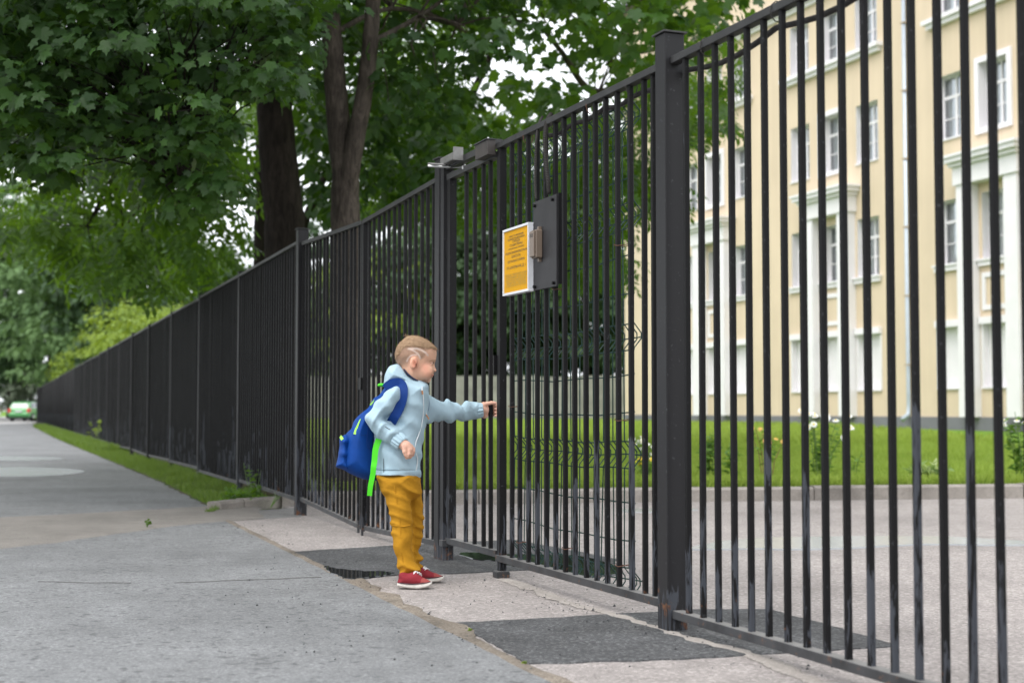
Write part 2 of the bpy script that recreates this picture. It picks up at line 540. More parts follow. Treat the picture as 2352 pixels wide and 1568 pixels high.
# verge soil between pavement and fence
ve = [gp(500,1168)] + [e.copy() for e in edge]
vf = [P1 + LDIR*0.15 + SN*-0.6, P1 + LDIR*86 + SN*-0.6]
sheet('verge', ve + [P1 + LDIR*84 + SN*0.2, P1 + LDIR*84 - SN*0.4, P1 + LDIR*1.5 - SN*0.4, gp(700,1155), gp(600,1161)], 0.012, M['verge'], jag=0.03, step=0.2)

# puddles
def puddle(name, pts, z, label, rough=0.03, rip=0.02, sub=6, col=(0.02,0.022,0.022)):
    t = NT(name+'_water'); c = t.coord('pos')
    t.set(col=col, rough=rough, spec=0.6)
    if rip: t.bump(t.noise(9, 2, 0.5, c), rip, 0.02)
    P = [Vector(p) for p in pts]; n = len(P); out = []
    for i in range(n):      # Catmull-Rom rounding of the shoreline
        p0, p1, p2, p3 = P[i-1], P[i], P[(i+1)%n], P[(i+2)%n]
        for j in range(sub):
            u = j/sub
            q = 0.5*((2*p1) + (p2-p0)*u + (2*p0-5*p1+4*p2-p3)*u*u + (3*p1-p0-3*p2+p3)*u**3)
            out.append((q.x + random.uniform(-.012,.012), q.y + random.uniform(-.02,.02), z))
    return sheet(name, out, z, t.m, label, 'puddle', kind='structure')
puddle('puddle', [gp(-60,1092), gp(60,1095), gp(140,1092), gp(197,1084), gp(150,1077), gp(60,1074), gp(-60,1075)], 0.0095, 'nearer bright puddle on the grey pavement', 0.25, 0.2, col=(0.20,0.21,0.215))  # pale water colour stands in for the reflected sky
puddle('puddle', [gp(-60,1057), gp(60,1058), gp(145,1055), gp(120,1051), gp(40,1049), gp(-60,1050)], 0.0095, 'farther thin bright puddle on the grey pavement', 0.25, 0.2, col=(0.20,0.21,0.215))  # sky reflection put into the pale colour here too
puddle('puddle', [gp(1060,1272), gp(1200,1276), gp(1330,1280), gp(1425,1306), gp(1405,1322), gp(1330,1325), gp(1240,1308), gp(1150,1300), gp(1170,1292), gp(1100,1288)], 0.0096, 'dark mirror puddle behind the wicket gate and wire mesh', 0.02, 0.0)
puddle('puddle', [gp(748,1304), gp(800,1312), gp(880,1316), gp(905,1320), gp(850,1327), gp(795,1332), gp(765,1318)], 0.0098, 'small dark puddle beside the shoes of the boy', 0.03, 0.0)
puddle('puddle', [gp(1585,1262), gp(1700,1240), gp(1900,1234), gp(2150,1234), gp(2360,1245), gp(2500,1250), gp(2300,1253), gp(2100,1252), gp(1900,1262), gp(1720,1262)], 0.0096, 'long shallow puddle on the yard road behind the bars', 0.22, 0.0, col=(0.30,0.31,0.32))  # murky water, its pale colour also standing in for the sky reflection
puddle('puddle', [gp(1420,1172), gp(1500,1169), gp(1600,1170), gp(1560,1176), gp(1460,1177)], 0.0096, 'thin puddle near the yard kerb', 0.22, 0.0, col=(0.30,0.31,0.32))  # pale colour carries the sky reflection, as on the long puddle

# ------------------------------------------------------------------ fences
PH = 2.30          # post height
def frame_pt(O, d, s, n_, z):
    nrm = Vector((-d.y, d.x, 0))
    return O + d*s + nrm*n_ + Vector((0,0,z))
def fbox(O, d, s0, s1, n0, n1, z0, z1, z0b=None, z1b=None):
    """box along direction d, n is towards the street side; zb values at the far end"""
    z0b = z0 if z0b is None else z0b; z1b = z1 if z1b is None else z1b
    mb = MB()
    mb.v = [tuple(frame_pt(O,d,s0,n0,z0)), tuple(frame_pt(O,d,s1,n0,z0b)), tuple(frame_pt(O,d,s1,n1,z0b)), tuple(frame_pt(O,d,s0,n1,z0)),
            tuple(frame_pt(O,d,s0,n0,z1)), tuple(frame_pt(O,d,s1,n0,z1b)), tuple(frame_pt(O,d,s1,n1,z1b)), tuple(frame_pt(O,d,s0,n1,z1))]
    mb.f = [(0,3,2,1),(4,5,6,7),(0,1,5,4),(1,2,6,5),(2,3,7,6),(3,0,4,7)]
    me = mb.mesh('tmp'); bm = bmesh.new(); bm.from_mesh(me); bmesh.ops.recalc_face_normals(bm, faces=bm.faces[:])
    bm.to_mesh(me); bm.free()
    mb.v = [tuple(v.co) for v in me.vertices]; mb.f = [tuple(p.vertices) for p in me.polygons]
    bpy.data.meshes.remove(me)
    return mb
_pk = {}
def picket_mesh(L, w=0.0205, dd=0.0205):
    k = (round(L, 3), w, dd)
    if k not in _pk:
        mb = MB(); mb.box(-w/2, w/2, -dd/2, dd/2, 0, L)
        me = mb.mesh('picket', M['fence'])
        bm = bmesh.new(); bm.from_mesh(me)
        bmesh.ops.bevel(bm, geom=[e for e in bm.edges if abs((e.verts[0].co-e.verts[1].co).z) > L*0.5], offset=0.0028, segments=1, affect='EDGES')
        bm.to_mesh(me); bm.free()
        _pk[k] = me
    return _pk[k]
def picket(parent, O, d, s, n_, z0, z1, name='picket', w=0.0205, dd=0.0205):
    p = frame_pt(O, d, s, n_, z0)
    o = obj(name, picket_mesh(z1-z0, w, dd), parent, p, math.atan2(d.y, d.x))
    o.rotation_euler = (random.uniform(-.0015,.0015), random.uniform(-.0015,.0015), math.atan2(d.y, d.x) + random.uniform(-.03,.03))
    return o
def post(parent, P, d, h=PH, w=0.082, name='post', cap=True, z0=-0.05):
    mb = MB(); mb.box(-w/2, w/2, -w/2, w/2, z0, h)
    o = mb.build(name, M['post'], parent, bevel=0.004)
    o.location = P; o.rotation_euler = (0,0,math.atan2(d.y, d.x))
    if cap:
        c = MB().box(-w/2-0.008, w/2+0.008, -w/2-0.008, w/2+0.008, h, h+0.006)
        e = c.build('post_cap', M['rail'], o)
    return o

PITCH_BAR = 0.1165
# gate posts: each a thing
def gate_post(P, label, w=0.082, h=PH):
    r = empty('gate_post', P, math.atan2(GDIR.y, GDIR.x), label, 'post')
    o = MB().box(-w/2, w/2, -w/2, w/2, -0.05, h).build('post_shaft', M['post'], r, bevel=0.004)
    MB().box(-w/2-0.009, w/2+0.009, -w/2-0.009, w/2+0.009, h, h+0.007).build('post_cap', M['rail'], r)
    return r
gate_post(P3, 'wide black gate post with flat cap, standing on the dark asphalt patch', 0.085)
gate_post(P1, 'far black gate post where the vehicle gate meets the grass verge', 0.085)
gp2 = gate_post(P2, 'middle black gate post with the door closer at its top', 0.082, 2.272)
# a second, flat profile bolted to the middle post
fbox(Vector((0,0,0)), Vector((1,0,0)), -0.105, -0.044, -0.028, 0.034, -0.01, 2.245).build('hinge_profile', M['post'], gp2)

# left run
LR = empty('metal_fence', P1 + LDIR*0.06, 0, 'long black picket fence running away along the grass verge', 'fence')
LR.location = (0,0,0)
BAY = 3.06; NB = 28
cnt = 0; far_v = []; 
box_v = np.array([(x,y,z) for z in (0,1) for (x,y) in ((-.5,-.5),(.5,-.5),(.5,.5),(-.5,.5))])
box_f = np.array([(0,3,2,1),(4,5,6,7),(0,1,5,4),(1,2,6,5),(2,3,7,6),(3,0,4,7)])
farV = []; farF = []
LN = Vector((-LDIR.y, LDIR.x, 0))
for b in range(NB):
    s0, s1 = b*BAY + 0.03, (b+1)*BAY - 0.03
    sag = [random.uniform(-0.012, 0.012) for _ in range(2)]
    zt0, zt1 = 2.19 + sag[0], 2.19 + sag[1]
    zb0, zb1 = 0.115 + random.uniform(-.02,.02), 0.115 + random.uniform(-.02,.02)
    tilt = random.uniform(-0.022, 0.022)
    if b > 0:
        post(LR, P1 + LDIR*(b*BAY) + LN*random.uniform(-.015,.015), LDIR, 2.235 + random.uniform(-.015,.02), 0.06)
    fbox(P1, LDIR, s0, s1, -0.02+tilt*0.5, 0.02+tilt*0.5, zt0, zt0+0.026, zt1, zt1+0.026).build('top_rail', M['rail'], LR)
    fbox(P1, LDIR, s0, s1, -0.018, 0.018, zb0, zb0+0.03, zb1, zb1+0.03).build('bottom_rail', M['brail'], LR)
    npk = 25
    for k in range(npk):
        s = s0 + (s1-s0)*(k+0.6)/(npk+0.2)
        t = (s-s0)/(s1-s0)
        za, zb = zb0 + (zb1-zb0)*t + 0.03, zt0 + (zt1-zt0)*t
        if cnt < 300:
            picket(LR, P1, LDIR, s, tilt*0.25, za, zb); cnt += 1
        else:
            c0 = P1 + LDIR*s + LN*tilt*0.25
            v = box_v.copy()
            xy = v[:, :1]*0.0205*np.array([[LDIR.x, LDIR.y]]) + v[:, 1:2]*0.0205*np.array([[LN.x, LN.y]])
            vv = np.column_stack([xy[:,0]+c0.x, xy[:,1]+c0.y, np.where(v[:,2] > 0.5, zb, za)])
            farF.append(box_f + 8*len(farV)); farV.append(vv)
post(LR, P1 + LDIR*(NB*BAY), LDIR, 2.24, 0.06)
tag(obj('far_pickets', np_mesh('far_pickets', np.concatenate(farV), np.concatenate(farF), M['fence']), LR), kind='stuff')

# right run, comes towards the camera and leaves the frame
RR = empty('metal_fence', (0,0,0), 0, 'near black picket fence filling the view beside the wide gate post', 'fence')
RL = 2.95
ZT, ZB = 2.175, 0.055
fbox(P3, RDIR, 0.045, RL, -0.02, 0.02, ZT, ZT+0.03, ZT, ZT+0.03).build('top_rail', M['rail'], RR, bevel=0.003)
fbox(P3, RDIR, 0.045, RL, -0.024, 0.024, ZB-0.004, ZB+0.028).build('bottom_rail', M['brail'], RR, bevel=0.003)
s = 0.135
while s < RL - 0.03:
    picket(RR, P3, RDIR, s + random.uniform(-.003,.003), 0, ZB+0.028, ZT)
    s += PITCH_BAR
post(RR, P3 + RDIR*(RL+0.04), RDIR, PH, 0.08)

# fixed panel between the wicket leg and the wide post; s measured from P3 towards the far side
GL = (P1-P3).length
s2 = (P2-P3).length
s_leg = (col_img(1150, P3, P1) - P3).length
s_mid = (col_img(836, P3, P1) - P3).length
FP = empty('fence_panel', (0,0,0), 0, 'fixed black picket panel between the wicket gate and the wide post', 'fence panel')
fbox(P3, GDIR, 0.045, s_leg+0.02, -0.02, 0.02, 2.175, 2.205).build('top_rail', M['rail'], FP, bevel=0.003)
fbox(P3, GDIR, 0.045, s_leg+0.02, -0.022, 0.022, 0.080, 0.113).build('bottom_rail', M['brail'], FP, bevel=0.003)
fps = [(col_img(x, P3, P1) - P3).length for x in (1503, 1480, 1450, 1420.8, 1394, 1370, 1346, 1320.6, 1298.5, 1276, 1255, 1234, 1214, 1194, 1176.2)]
for s in fps:
    picket(FP, P3, GDIR, s, 0, 0.113, 2.175)
fbox(P3, GDIR, s_leg-0.03, s_leg+0.012, -0.022, 0.016, -0.01, 2.20).build('end_post', M['fence'], FP, bevel=0.003)
fbox(P3, GDIR, s_leg-0.045, s_leg+0.028, -0.035, 0.035, -0.02, 0.035).build('foot', M['brail'], FP, bevel=0.008)
fbox(P3, GDIR, s_leg+0.02, s2-0.045, -0.018, 0.022, 2.195, 2.23).build('lintel_rail', M['rail'], FP)

# wicket gate leaf
WG = empty('wicket_gate', (0,0,0), 0, 'narrow black wicket gate whose edge bar the boy is holding', 'gate')
w0, w1 = s_leg + 0.03, s2 - 0.118
WT = 2.135
fbox(P3, GDIR, w0, w1, -0.016, 0.022, WT, WT+0.032).build('top_rail', M['rail'], WG)
fbox(P3, GDIR, w0-0.01, w1+0.02, -0.02, 0.022, 0.10, 0.132).build('bottom_rail', M['brail'], WG)
fbox(P3, GDIR, w1-0.055, w1, -0.02, 0.02, 0.132, WT).build('hinge_stile', M['fence'], WG)
fbox(P3, GDIR, w0-0.008, w0+0.010, -0.014, 0.006, 0.132, WT).build('lock_stile', M['fence'], WG)
for x in (1070.7, 1090.8, 1111.4, 1127.5):
    picket(WG, P3, GDIR, (col_img(x, P3, P1) - P3).length, 0, 0.132, WT)
for z in (0.35, 1.75):
    MB().tube([frame_pt(P3, GDIR, w1+0.012, 0.012, z-0.05), frame_pt(P3, GDIR, w1+0.012, 0.012, z+0.05)], 0.013, 10).build('hinge', M['fence'], WG)
fbox(P3, GDIR, w1-0.01, w1+0.05, -0.03, 0.045, 0.085, 0.118).build('bottom_bracket', M['brail'], WG)
GB = col_img(1127.5, P3, P1)              # the bar the boy holds
fbox(P3, GDIR, w0-0.012, w0+0.0, -0.03, 0.03, 1.02, 1.12).build('strike_plate', M['fence'], WG)

# vehicle gate: two leaves sagging towards the middle
def leaf(a, b, zta, ztb, zba, zbb, npk, label):
    r = empty('gate_leaf', (0,0,0), 0, label, 'gate leaf', 'vehicle gate leaves')
    fbox(P3, GDIR, a, b, -0.018, 0.02, zta, zta+0.028, ztb, ztb+0.028).build('top_rail', M['rail'], r)
    fbox(P3, GDIR, a, b, -0.018, 0.02, zba, zba+0.03, zbb, zbb+0.03).build('bottom_rail', M['brail'], r)
    for e in (a+0.016, b-0.016):
        t = (e-a)/(b-a)
        picket(r, P3, GDIR, e, 0, zba+(zbb-zba)*t+0.03, zta+(ztb-zta)*t, 'stile', 0.036, 0.034)
    for k in range(npk):
        s = a + 0.03 + (b-a-0.06)*(k+0.75)/(npk+0.5)
        t = (s-a)/(b-a)
        picket(r, P3, GDIR, s, 0, zba+(zbb-zba)*t+0.03, zta+(ztb-zta)*t)
    return r
LB = leaf(s2+0.055, s_mid-0.012, 2.155, 2.11, 0.07, 0.035, 13, 'nearer leaf of the vehicle gate, behind the boy')
LA = leaf(s_mid+0.012, GL-0.055, 2.11, 2.165, 0.035, 0.12, 15, 'farther leaf of the vehicle gate, next to the far gate post')
fbox(P3, GDIR, s_mid-0.09, s_mid-0.055, 0.012, 0.03, 0.03, 0.31).build('drop_bolt', M['fence'], LB)
MB().tube([frame_pt(P3,GDIR,s_mid-0.07,0.025,0.0), frame_pt(P3,GDIR,s_mid-0.07,0.025,0.06)], 0.009, 8).build('bolt_pin', M['brail'], LB)
MB().tube([frame_pt(P3,GDIR,s_mid+0.05,0.02,0.01), frame_pt(P3,GDIR,s_mid+0.05,0.02,0.09)], 0.009, 8).build('bolt_pin', M['brail'], LA)
fbox(P3, GDIR, s_mid-0.03, s_mid+0.03, 0.018, 0.03, 0.98, 1.06).build('lock_plate', M['fence'], LB)

# ------------------------------------------------------------------ green welded mesh tied behind the fixed panel
M['gwire'] = simple('green_wire', (0.004,0.030,0.025), 0.5, 0.0, 0.3, var=0.1)
M['rust'] = simple('rusty_wire', (0.11,0.05,0.03), 0.8, var=0.3, vscale=40)
WM = empty('wire_mesh_panel', (0,0,0), 0, 'green welded wire mesh tied behind the black pickets', 'wire mesh')
wa, wb = 0.42, s_leg - 0.03
folds = [0.13, 0.655, 1.15, 1.66, 2.08]
def mesh_off(z):
    return -0.045 - max([0.0] + [0.045*(1-abs(z-f)/0.055) for f in folds if abs(z-f) < 0.055])
zs = [0.09]
for f in folds:
    zs += [f-0.055, f-0.012, f+0.012, f+0.055]
zs = sorted(z for z in zs if z > 0.085) + [2.14]
nw = int((wb-wa)/0.05)
for k in range(nw+1):
    s = wa + (wb-wa)*k/nw + random.uniform(-.004,.004)
    pts = []
    for z in zs:
        bend = 0.006*math.sin(z*3+k*1.3)
        pts.append(frame_pt(P3, GDIR, s + bend + (0.02*math.exp(-(z-0.2)**2/0.02) if k % 3 == 0 else 0), mesh_off(z), z))
    MB().tube(pts, 0.0029, 5).build('wire', M['gwire'], WM)
hz = []
for f in folds: hz += [f-0.055, f, f+0.055]
hz += [0.30, 0.46, 0.83, 0.99, 1.33, 1.49, 1.82, 1.96]
for z in sorted(hz):
    if z < 0.09 or z > 2.15: continue
    pts = [frame_pt(P3, GDIR, wa + (wb-wa)*i/8, mesh_off(z)-0.004, z - 0.012*math.sin(i/8*math.pi) + 0.004*math.sin(i*1.7+z*9)) for i in range(9)]
    MB().tube(pts, 0.0031, 5).build('wire', M['gwire'], WM)
def tie(parent, s, z, name='wire_tie'):
    pts = []
    for k in range(9):
        w = 2*math.pi*k/8
        pts.append(frame_pt(P3, GDIR, s + 0.019*math.cos(w), -0.014 + 0.034*math.sin(w), z + 0.004*math.sin(w*2)))
    MB().tube(pts, 0.0018, 5).build(name, M['rust'], parent)
for k, z in ((3, 0.20), (3, 0.80), (3, 1.53), (8, 0.22), (14, 0.86), (13, 0.2), (9, 1.4)): tie(WM, fps[k], z)

# ------------------------------------------------------------------ sign, cover plate, call panel, conduits
def fpx(px, py, n_=0.0):
    """point on the fence plane (street side offset n_) seen at display pixel"""
    A = P3 + SN*n_; d = ray(px, py)
    o = Vector((0,0,CAM_H))
    k = (A - o).dot(SN)/d.dot(SN)
    p = o + d*k
    return (p - P3).dot(GDIR), p.z
M['white_alu'] = simple('white_aluminium', (0.62,0.63,0.66), 0.4, var=0.06)
M['yellow'] = simple('yellow_film', (0.58,0.285,0.002), 0.6, 0.0, 0.15, var=0.04, vscale=30)
M['print'] = simple('black_print', (0.035,0.03,0.015), 0.5, var=0.1)
M['print2'] = simple('faded_print', (0.36,0.23,0.02), 0.5, var=0.1)
sa, za = fpx(1214, 668, 0.05); sb, _ = fpx(1155, 683, 0.05)
_, zt_ = fpx(1214, 510, 0.05)
SG = empty('notice_board', frame_pt(P3, GDIR, (sa+sb)/2, 0.0, za), 0, 'yellow notice board in a white frame hung on the black pickets', 'sign')
SG.location = (0,0,0)
sw, sh = sb-sa, zt_-za
n0, n1 = 0.022, 0.052
fbox(P3, GDIR, sa+0.008, sb-0.008, n0, n1-0.006, za+0.008, zt_-0.008).build('yellow_face', M['yellow'], SG)
for nm, aa in (('frame_bar', (sa, sb, za, za+0.012)), ('frame_bar', (sa, sb, zt_-0.012, zt_)), ('frame_bar', (sa, sa+0.010, za+0.0121, zt_-0.0121)), ('frame_bar', (sb-0.010, sb, za+0.0121, zt_-0.0121))):
    fbox(P3, GDIR, aa[0], aa[1], n0-0.004, n1, aa[2], aa[3]).build(nm, M['white_alu'], SG, bevel=0.001)
lines = [('КОМИТЕТ ПО ОБРАЗОВАНИЮ', .86, .62, 0), ('АДМИНИСТРАЦИЯ РАЙОНА', .815, .72, 0), ('ГОРОДА', .77, .32, 0), ('ГОСУДАРСТВЕННОЕ', .72, .56, 0), ('ОБРАЗОВАТЕЛЬНОЕ УЧРЕЖДЕНИЕ', .675, .66, 0),
         ('СРЕДНЯЯ ОБЩЕОБРАЗОВАТЕЛЬНАЯ', .61, .92, 0), ('ШКОЛА', .545, .38, 0), ('ЦЕНТРАЛЬНОГО РАЙОНА', .48, .72, 0), ('УЛ. ШКОЛЬНАЯ, Д. 1', .385, .80, 0),
         ('вход на территорию школы', .28, .88, 1), ('посторонним запрещён', .24, .84, 1), ('ведётся видеонаблюдение', .20, .88, 1), ('охраняемая территория', .16, .80, 1), ('режим работы 8.00 20.00', .12, .84, 1)]
for i, (txt, fy, fw, kind) in enumerate(lines):
    cu = bpy.data.curves.new('lettering', 'FONT'); cu.body = txt; cu.align_x = 'CENTER'; cu.size = 0.02
    to = bpy.data.objects.new('tmp', cu); COL.objects.link(to)
    bpy.context.view_layer.update()
    wd = max(0.001, to.dimensions.x); 
    dg = bpy.context.evaluated_depsgraph_get()
    me = bpy.data.meshes.new_from_object(to.evaluated_get(dg))
    bpy.data.objects.remove(to); bpy.data.curves.remove(cu)
    k = fw*(sw-0.03)/wd
    hk = k if k*0.02 < 0.02 else 1.0
    # reading direction runs away from the far end: seen from the street, left = far end
    ctr = frame_pt(P3, GDIR, (sa+sb)/2, n1-0.006+0.0008, za + sh*fy)
    X = -GDIR; Zv = Vector((0,0,1))
    for v in me.vertices:
        x, y = v.co.x*k, v.co.y*max(0.6, min(1.0, k))*0.9
        v.co = ctr + X*x + Zv*y
    me.materials.append(M['print2'] if kind else M['print'])
    o = obj('lettering', me, SG)

M['plate'] = simple('grey_plate_paint', (0.024,0.023,0.025), 0.55, 0.0, 0.3, var=0.2, vscale=14, bump=0.08)
pa, pz0 = fpx(1276, 657, 0.03); pb, _ = fpx(1223, 666, 0.03); _, pz1 = fpx(1274, 446, 0.03)
PLT = empty('cover_plate', (0,0,0), 0, 'dark grey metal cover plate bolted over the pickets beside the yellow sign', 'plate')
fbox(P3, GDIR, pa, pb, 0.014, 0.026, pz0, pz1).build('plate', M['plate'], PLT, bevel=0.002)
for (u_, v_) in ((0.08,0.04),(0.9,0.04),(0.12,0.95),(0.9,0.95)):
    p = frame_pt(P3, GDIR, pa+(pb-pa)*u_, 0.026, pz0+(pz1-pz0)*v_)
    MB().tube([p, p+SN*0.012], 0.008, 6).build('bolt', M['fence'], PLT)
fbox(P3, GDIR, pa-0.012, pa-0.001, -0.01, 0.018, pz0+0.01, pz1+0.005).build('edge_strip', M['fence'], PLT)
M['bronze'] = simple('brown_plastic', (0.16,0.12,0.092), 0.42, var=0.06)
M['slot'] = simple('dark_slot', (0.02,0.017,0.015), 0.7)
ca, cz0 = fpx(1243, 592, 0.035); cz1 = fpx(1243, 527, 0.035)[1]; cb = ca + 0.062
CP = empty('call_panel', (0,0,0), 0, 'small brown card reader box screwed to the dark grey plate', 'card reader')
fbox(P3, GDIR, ca, cb, 0.027, 0.062, cz0, cz1).build('case', M['bronze'], CP, bevel=0.005)
fbox(P3, GDIR, ca+0.004, cb-0.004, 0.0625, 0.072, cz0+0.006, cz1-0.006).build('front_cover', M['bronze'], CP, bevel=0.003)
for z in (cz1-0.022, cz1-0.028, cz1-0.034): fbox(P3, GDIR, ca+0.010, cb-0.010, 0.0722, 0.0732, z, z+0.002).build('slot', M['slot'], CP)
fbox(P3, GDIR, ca+0.015, ca+0.032, 0.027, 0.042, cz1+0.0005, cz1+0.016).build('mounting_tab', M['bronze'], CP)
fbox(P3, GDIR, ca+0.015, ca+0.032, 0.027, 0.040, cz0-0.016, cz0-0.0005).build('mounting_tab', M['bronze'], CP)
def conduit(pts, rad, label, n_rings=130):
    r = empty('conduit', (0,0,0), 0, label, 'cable conduit')
    # corrugated hose: radius alternates
    P = [Vector(p) for p in pts]; path = []; n = len(P)
    for i in range(n-1):
        p0, p1, p2, p3 = P[max(i-1,0)], P[i], P[i+1], P[min(i+2,n-1)]
        for j in range(n_rings//(n-1)):
            u = j/(n_rings//(n-1))
            path.append(0.5*((2*p1)+(p2-p0)*u+(2*p0-5*p1+4*p2-p3)*u*u+(3*p1-p0-3*p2+p3)*u**3))
    MB().tube(path, [rad*(1.0 if i % 2 else 0.78) for i in range(len(path))], 10).build('corrugated_hose', M['slot'], r, False)
    return r
def fp3(px, py, n_):
    s, z = fpx(px, py, n_); return frame_pt(P3, GDIR, s, n_, z)
conduit([fp3(1231,458,0.022), fp3(1229,420,0.022), fp3(1230,370,0.022), fp3(1232,320,0.022), fp3(1238,285,0.0), fp3(1246,268,-0.025)], 0.007, 'thin black corrugated conduit rising above the dark plate')
conduit([fp3(1261,446,0.024), fp3(1259,420,0.026), fp3(1255,380,0.026), fp3(1252,340,0.026), fp3(1253,300,0.024), fp3(1258,275,0.005), fp3(1266,262,-0.02)], 0.0115, 'thick black corrugated conduit rising above the dark plate')
# black cable tied under the top rails of the fixed panel and the near fence
CB = empty('cable', (0,0,0), 0, 'black cable tied along under the top rails of the fence', 'cable')
pts = []
for i in range(15):
    s = s_leg*0.72*(1-i/14.0) + 0.02
    pts.append(frame_pt(P3, GDIR, s, -0.04, 2.155 - 0.02*abs(math.sin(i*0.9))))
pts.append(frame_pt(P3, GDIR, -0.0, -0.06, 2.14))
for i in range(22):
    s = 0.08 + i*0.13
    pts.append(frame_pt(P3, RDIR, s, 0.04, 2.15 - 0.035*abs(math.sin(i*0.62))))
MB().tube(pts, 0.011, 8).build('cable_sheath', M['slot'], CB, True)
for s in (0.35, 0.75, 1.15, 1.5):
    q = [frame_pt(P3, GDIR, s, 0.024*math.cos(w)*1.1-0.006, 2.172 + 0.036*math.sin(w)) for w in [2*math.pi*k/10 for k in range(11)]]
    MB().tube(q, 0.0022, 5).build('cable_tie', M['rust'] if s in (0.75, 1.5) else M['slot'], CB)
for s in (0.3, 0.8, 1.4):
    q = [frame_pt(P3, RDIR, s, 0.03*math.cos(w)+0.004, 2.182 + 0.036*math.sin(w)) for w in [2*math.pi*k/10 for k in range(11)]]
    MB().tube(q, 0.0022, 5).build('cable_tie', M['slot'], CB)
# door closer and magnetic lock
M['closer'] = simple('closer_grey', (0.17,0.165,0.16), 0.45, 0.3, var=0.25, vscale=25)
M['steel'] = simple('bright_steel', (0.60,0.60,0.60), 0.35, 0.6, var=0.15, vscale=30)
M['lockb'] = simple('lock_brown', (0.035,0.028,0.025), 0.5, var=0.3, vscale=20)
DC = empty('door_closer', (0,0,0), 0, 'grey door closer with a bright arm above the wicket gate', 'door closer')
ds = s2 - 0.40
b0 = fbox(P3, GDIR, ds, ds+0.27, 0.024, 0.066, 2.210, 2.254)
b0.build('closer_body', M['closer'], DC, bevel=0.008)
fbox(P3, GDIR, ds-0.008, ds-0.001, 0.023, 0.080, 2.20, 2.272).build('end_plate', M['closer'], DC)
fbox(P3, GDIR, ds, ds+0.27, 0.0235, 0.03, 2.200, 2.2095).build('base_plate', M['brail'], DC)
el = at(984, 381, P2.y - 0.12)
p_a = at(1058, 384, P2.y - 0.2)
MB().tube([p_a, el], 0.0075, 8).build('arm', M['steel'], DC)
e2 = frame_pt(P3, GDIR, ds+0.20, 0.05, 2.208)
MB().tube([e2, el + Vector((0,0,0.012))], 0.006, 8).build('fore_arm', M['closer'], DC)
MB().tube([p_a, at(1066, 381, P2.y-0.22), frame_pt(P3, GDIR, (col_img(1072, P3, P1)-P3).length, 0.022, 2.160)], [0.010,0.011,0.009], 8).build('arm_bracket', M['steel'], DC)
ML = empty('magnetic_lock', (0,0,0), 0, 'brown magnetic lock box under the lintel of the wicket gate', 'lock')
fbox(P3, GDIR, w0-0.015, w0+0.17, 0.0225, 0.068, 2.145, 2.222).build('lock_case', M['lockb'], ML, bevel=0.002)
fbox(P3, GDIR, w0-0.02, w0+0.175, 0.0225, 0.075, 2.2225, 2.228).build('mount_plate', M['brail'], ML)
for u_ in (0.02, 0.08, 0.15):
    p = frame_pt(P3, GDIR, w0+u_, 0.05, 2.2285); MB().tube([p, p+Vector((0,0,0.012))], 0.005, 6).build('bolt', M['steel'], ML)
# ------------------------------------------------------------------ school building
BO = Vector((4.97, 62.7, 0)); BU = Vector((0.3466, -0.938, 0)); BN = Vector((-0.938, -0.3466, 0))
BROT = Matrix(((BU.x, BN.x, 0, BO.x), (BU.y, BN.y, 0, BO.y), (0, 0, 1, 0), (0, 0, 0, 1)))   # (u, outward, z) -> world (left-handed, faces fixed below)
def bbuild(mb, name, mat, parent, smooth=False):
    mb.xf(BROT)
    me = mb.mesh(name, mat, smooth)
    bm = bmesh.new(); bm.from_mesh(me); bmesh.ops.reverse_faces(bm, faces=bm.faces[:])
    bm.to_mesh(me); bm.free()
    return obj(name, me, parent)
def stucco(name, col):
    t = NT(name); c = t.coord('pos')
    a = t.noise(0.5, 5, 0.6, c); b = t.noise(30, 3, 0.6, c)
    mp = t.n('Mapping'); mp.inputs['Scale'].default_value = (1.6, 1.6, 0.12); t.link(c, mp.inputs['Vector'])
    st = t.noise(1.5, 4, 0.6, mp.outputs[0])
    k = t.mix(1.0, t.ramp(a, [(0.3, tuple(x*0.93 for x in col)), (0.7, tuple(min(1,x*1.04) for x in col))]), t.ramp(st, [(0.3, 0.93), (0.6, 1.0)]), 'MULTIPLY')
    t.set(col=k, rough=0.9, spec=0.2); t.bump(b, 0.15, 0.01)
    return t.m
M['stucco'] = stucco('cream_stucco', (0.65, 0.53, 0.392))
M['bwhite'] = simple('white_trim', (0.745,0.72,0.74), 0.7, var=0.04, vscale=1.5)
M['plinth'] = simple('grey_plinth', (0.165,0.165,0.18), 0.85, var=0.12, vscale=1.2)
M['curtain'] = simple('pale_curtain', (0.72,0.73,0.72), 0.9, var=0.2, vscale=3)
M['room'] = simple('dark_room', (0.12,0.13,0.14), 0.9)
M['pipe'] = simple('galvanised_pipe', (0.42,0.47,0.53), 0.4, 0.4, var=0.08, vscale=4)
M['clampm'] = simple('clamp', (0.4,0.3,0.2), .6)
M['roofm'] = simple('roof_sheet', (0.13,0.13,0.14), 0.5, 0.3)
gt = NT('window_glass')
fr = gt.n('LayerWeight'); fr.inputs['Blend'].default_value = 0.35
tr = gt.n('BsdfTransparent'); tr.inputs[0].default_value = (0.80,0.85,0.84,1)
gl = gt.n('BsdfGlossy'); gl.inputs['Roughness'].default_value = 0.04
gl.inputs[0].default_value = (0.9,0.95,1,1)
mx = gt.n('MixShader'); gt.link(gt.math('ADD', gt.math('MULTIPLY', fr.outputs['Fresnel'], 0.8), 0.24), mx.inputs[0]); gt.link(tr.outputs[0], mx.inputs[1]); gt.link(gl.outputs[0], mx.inputs[2])
gt.link(mx.outputs[0], gt.out.inputs[0])
M['glass'] = gt.m

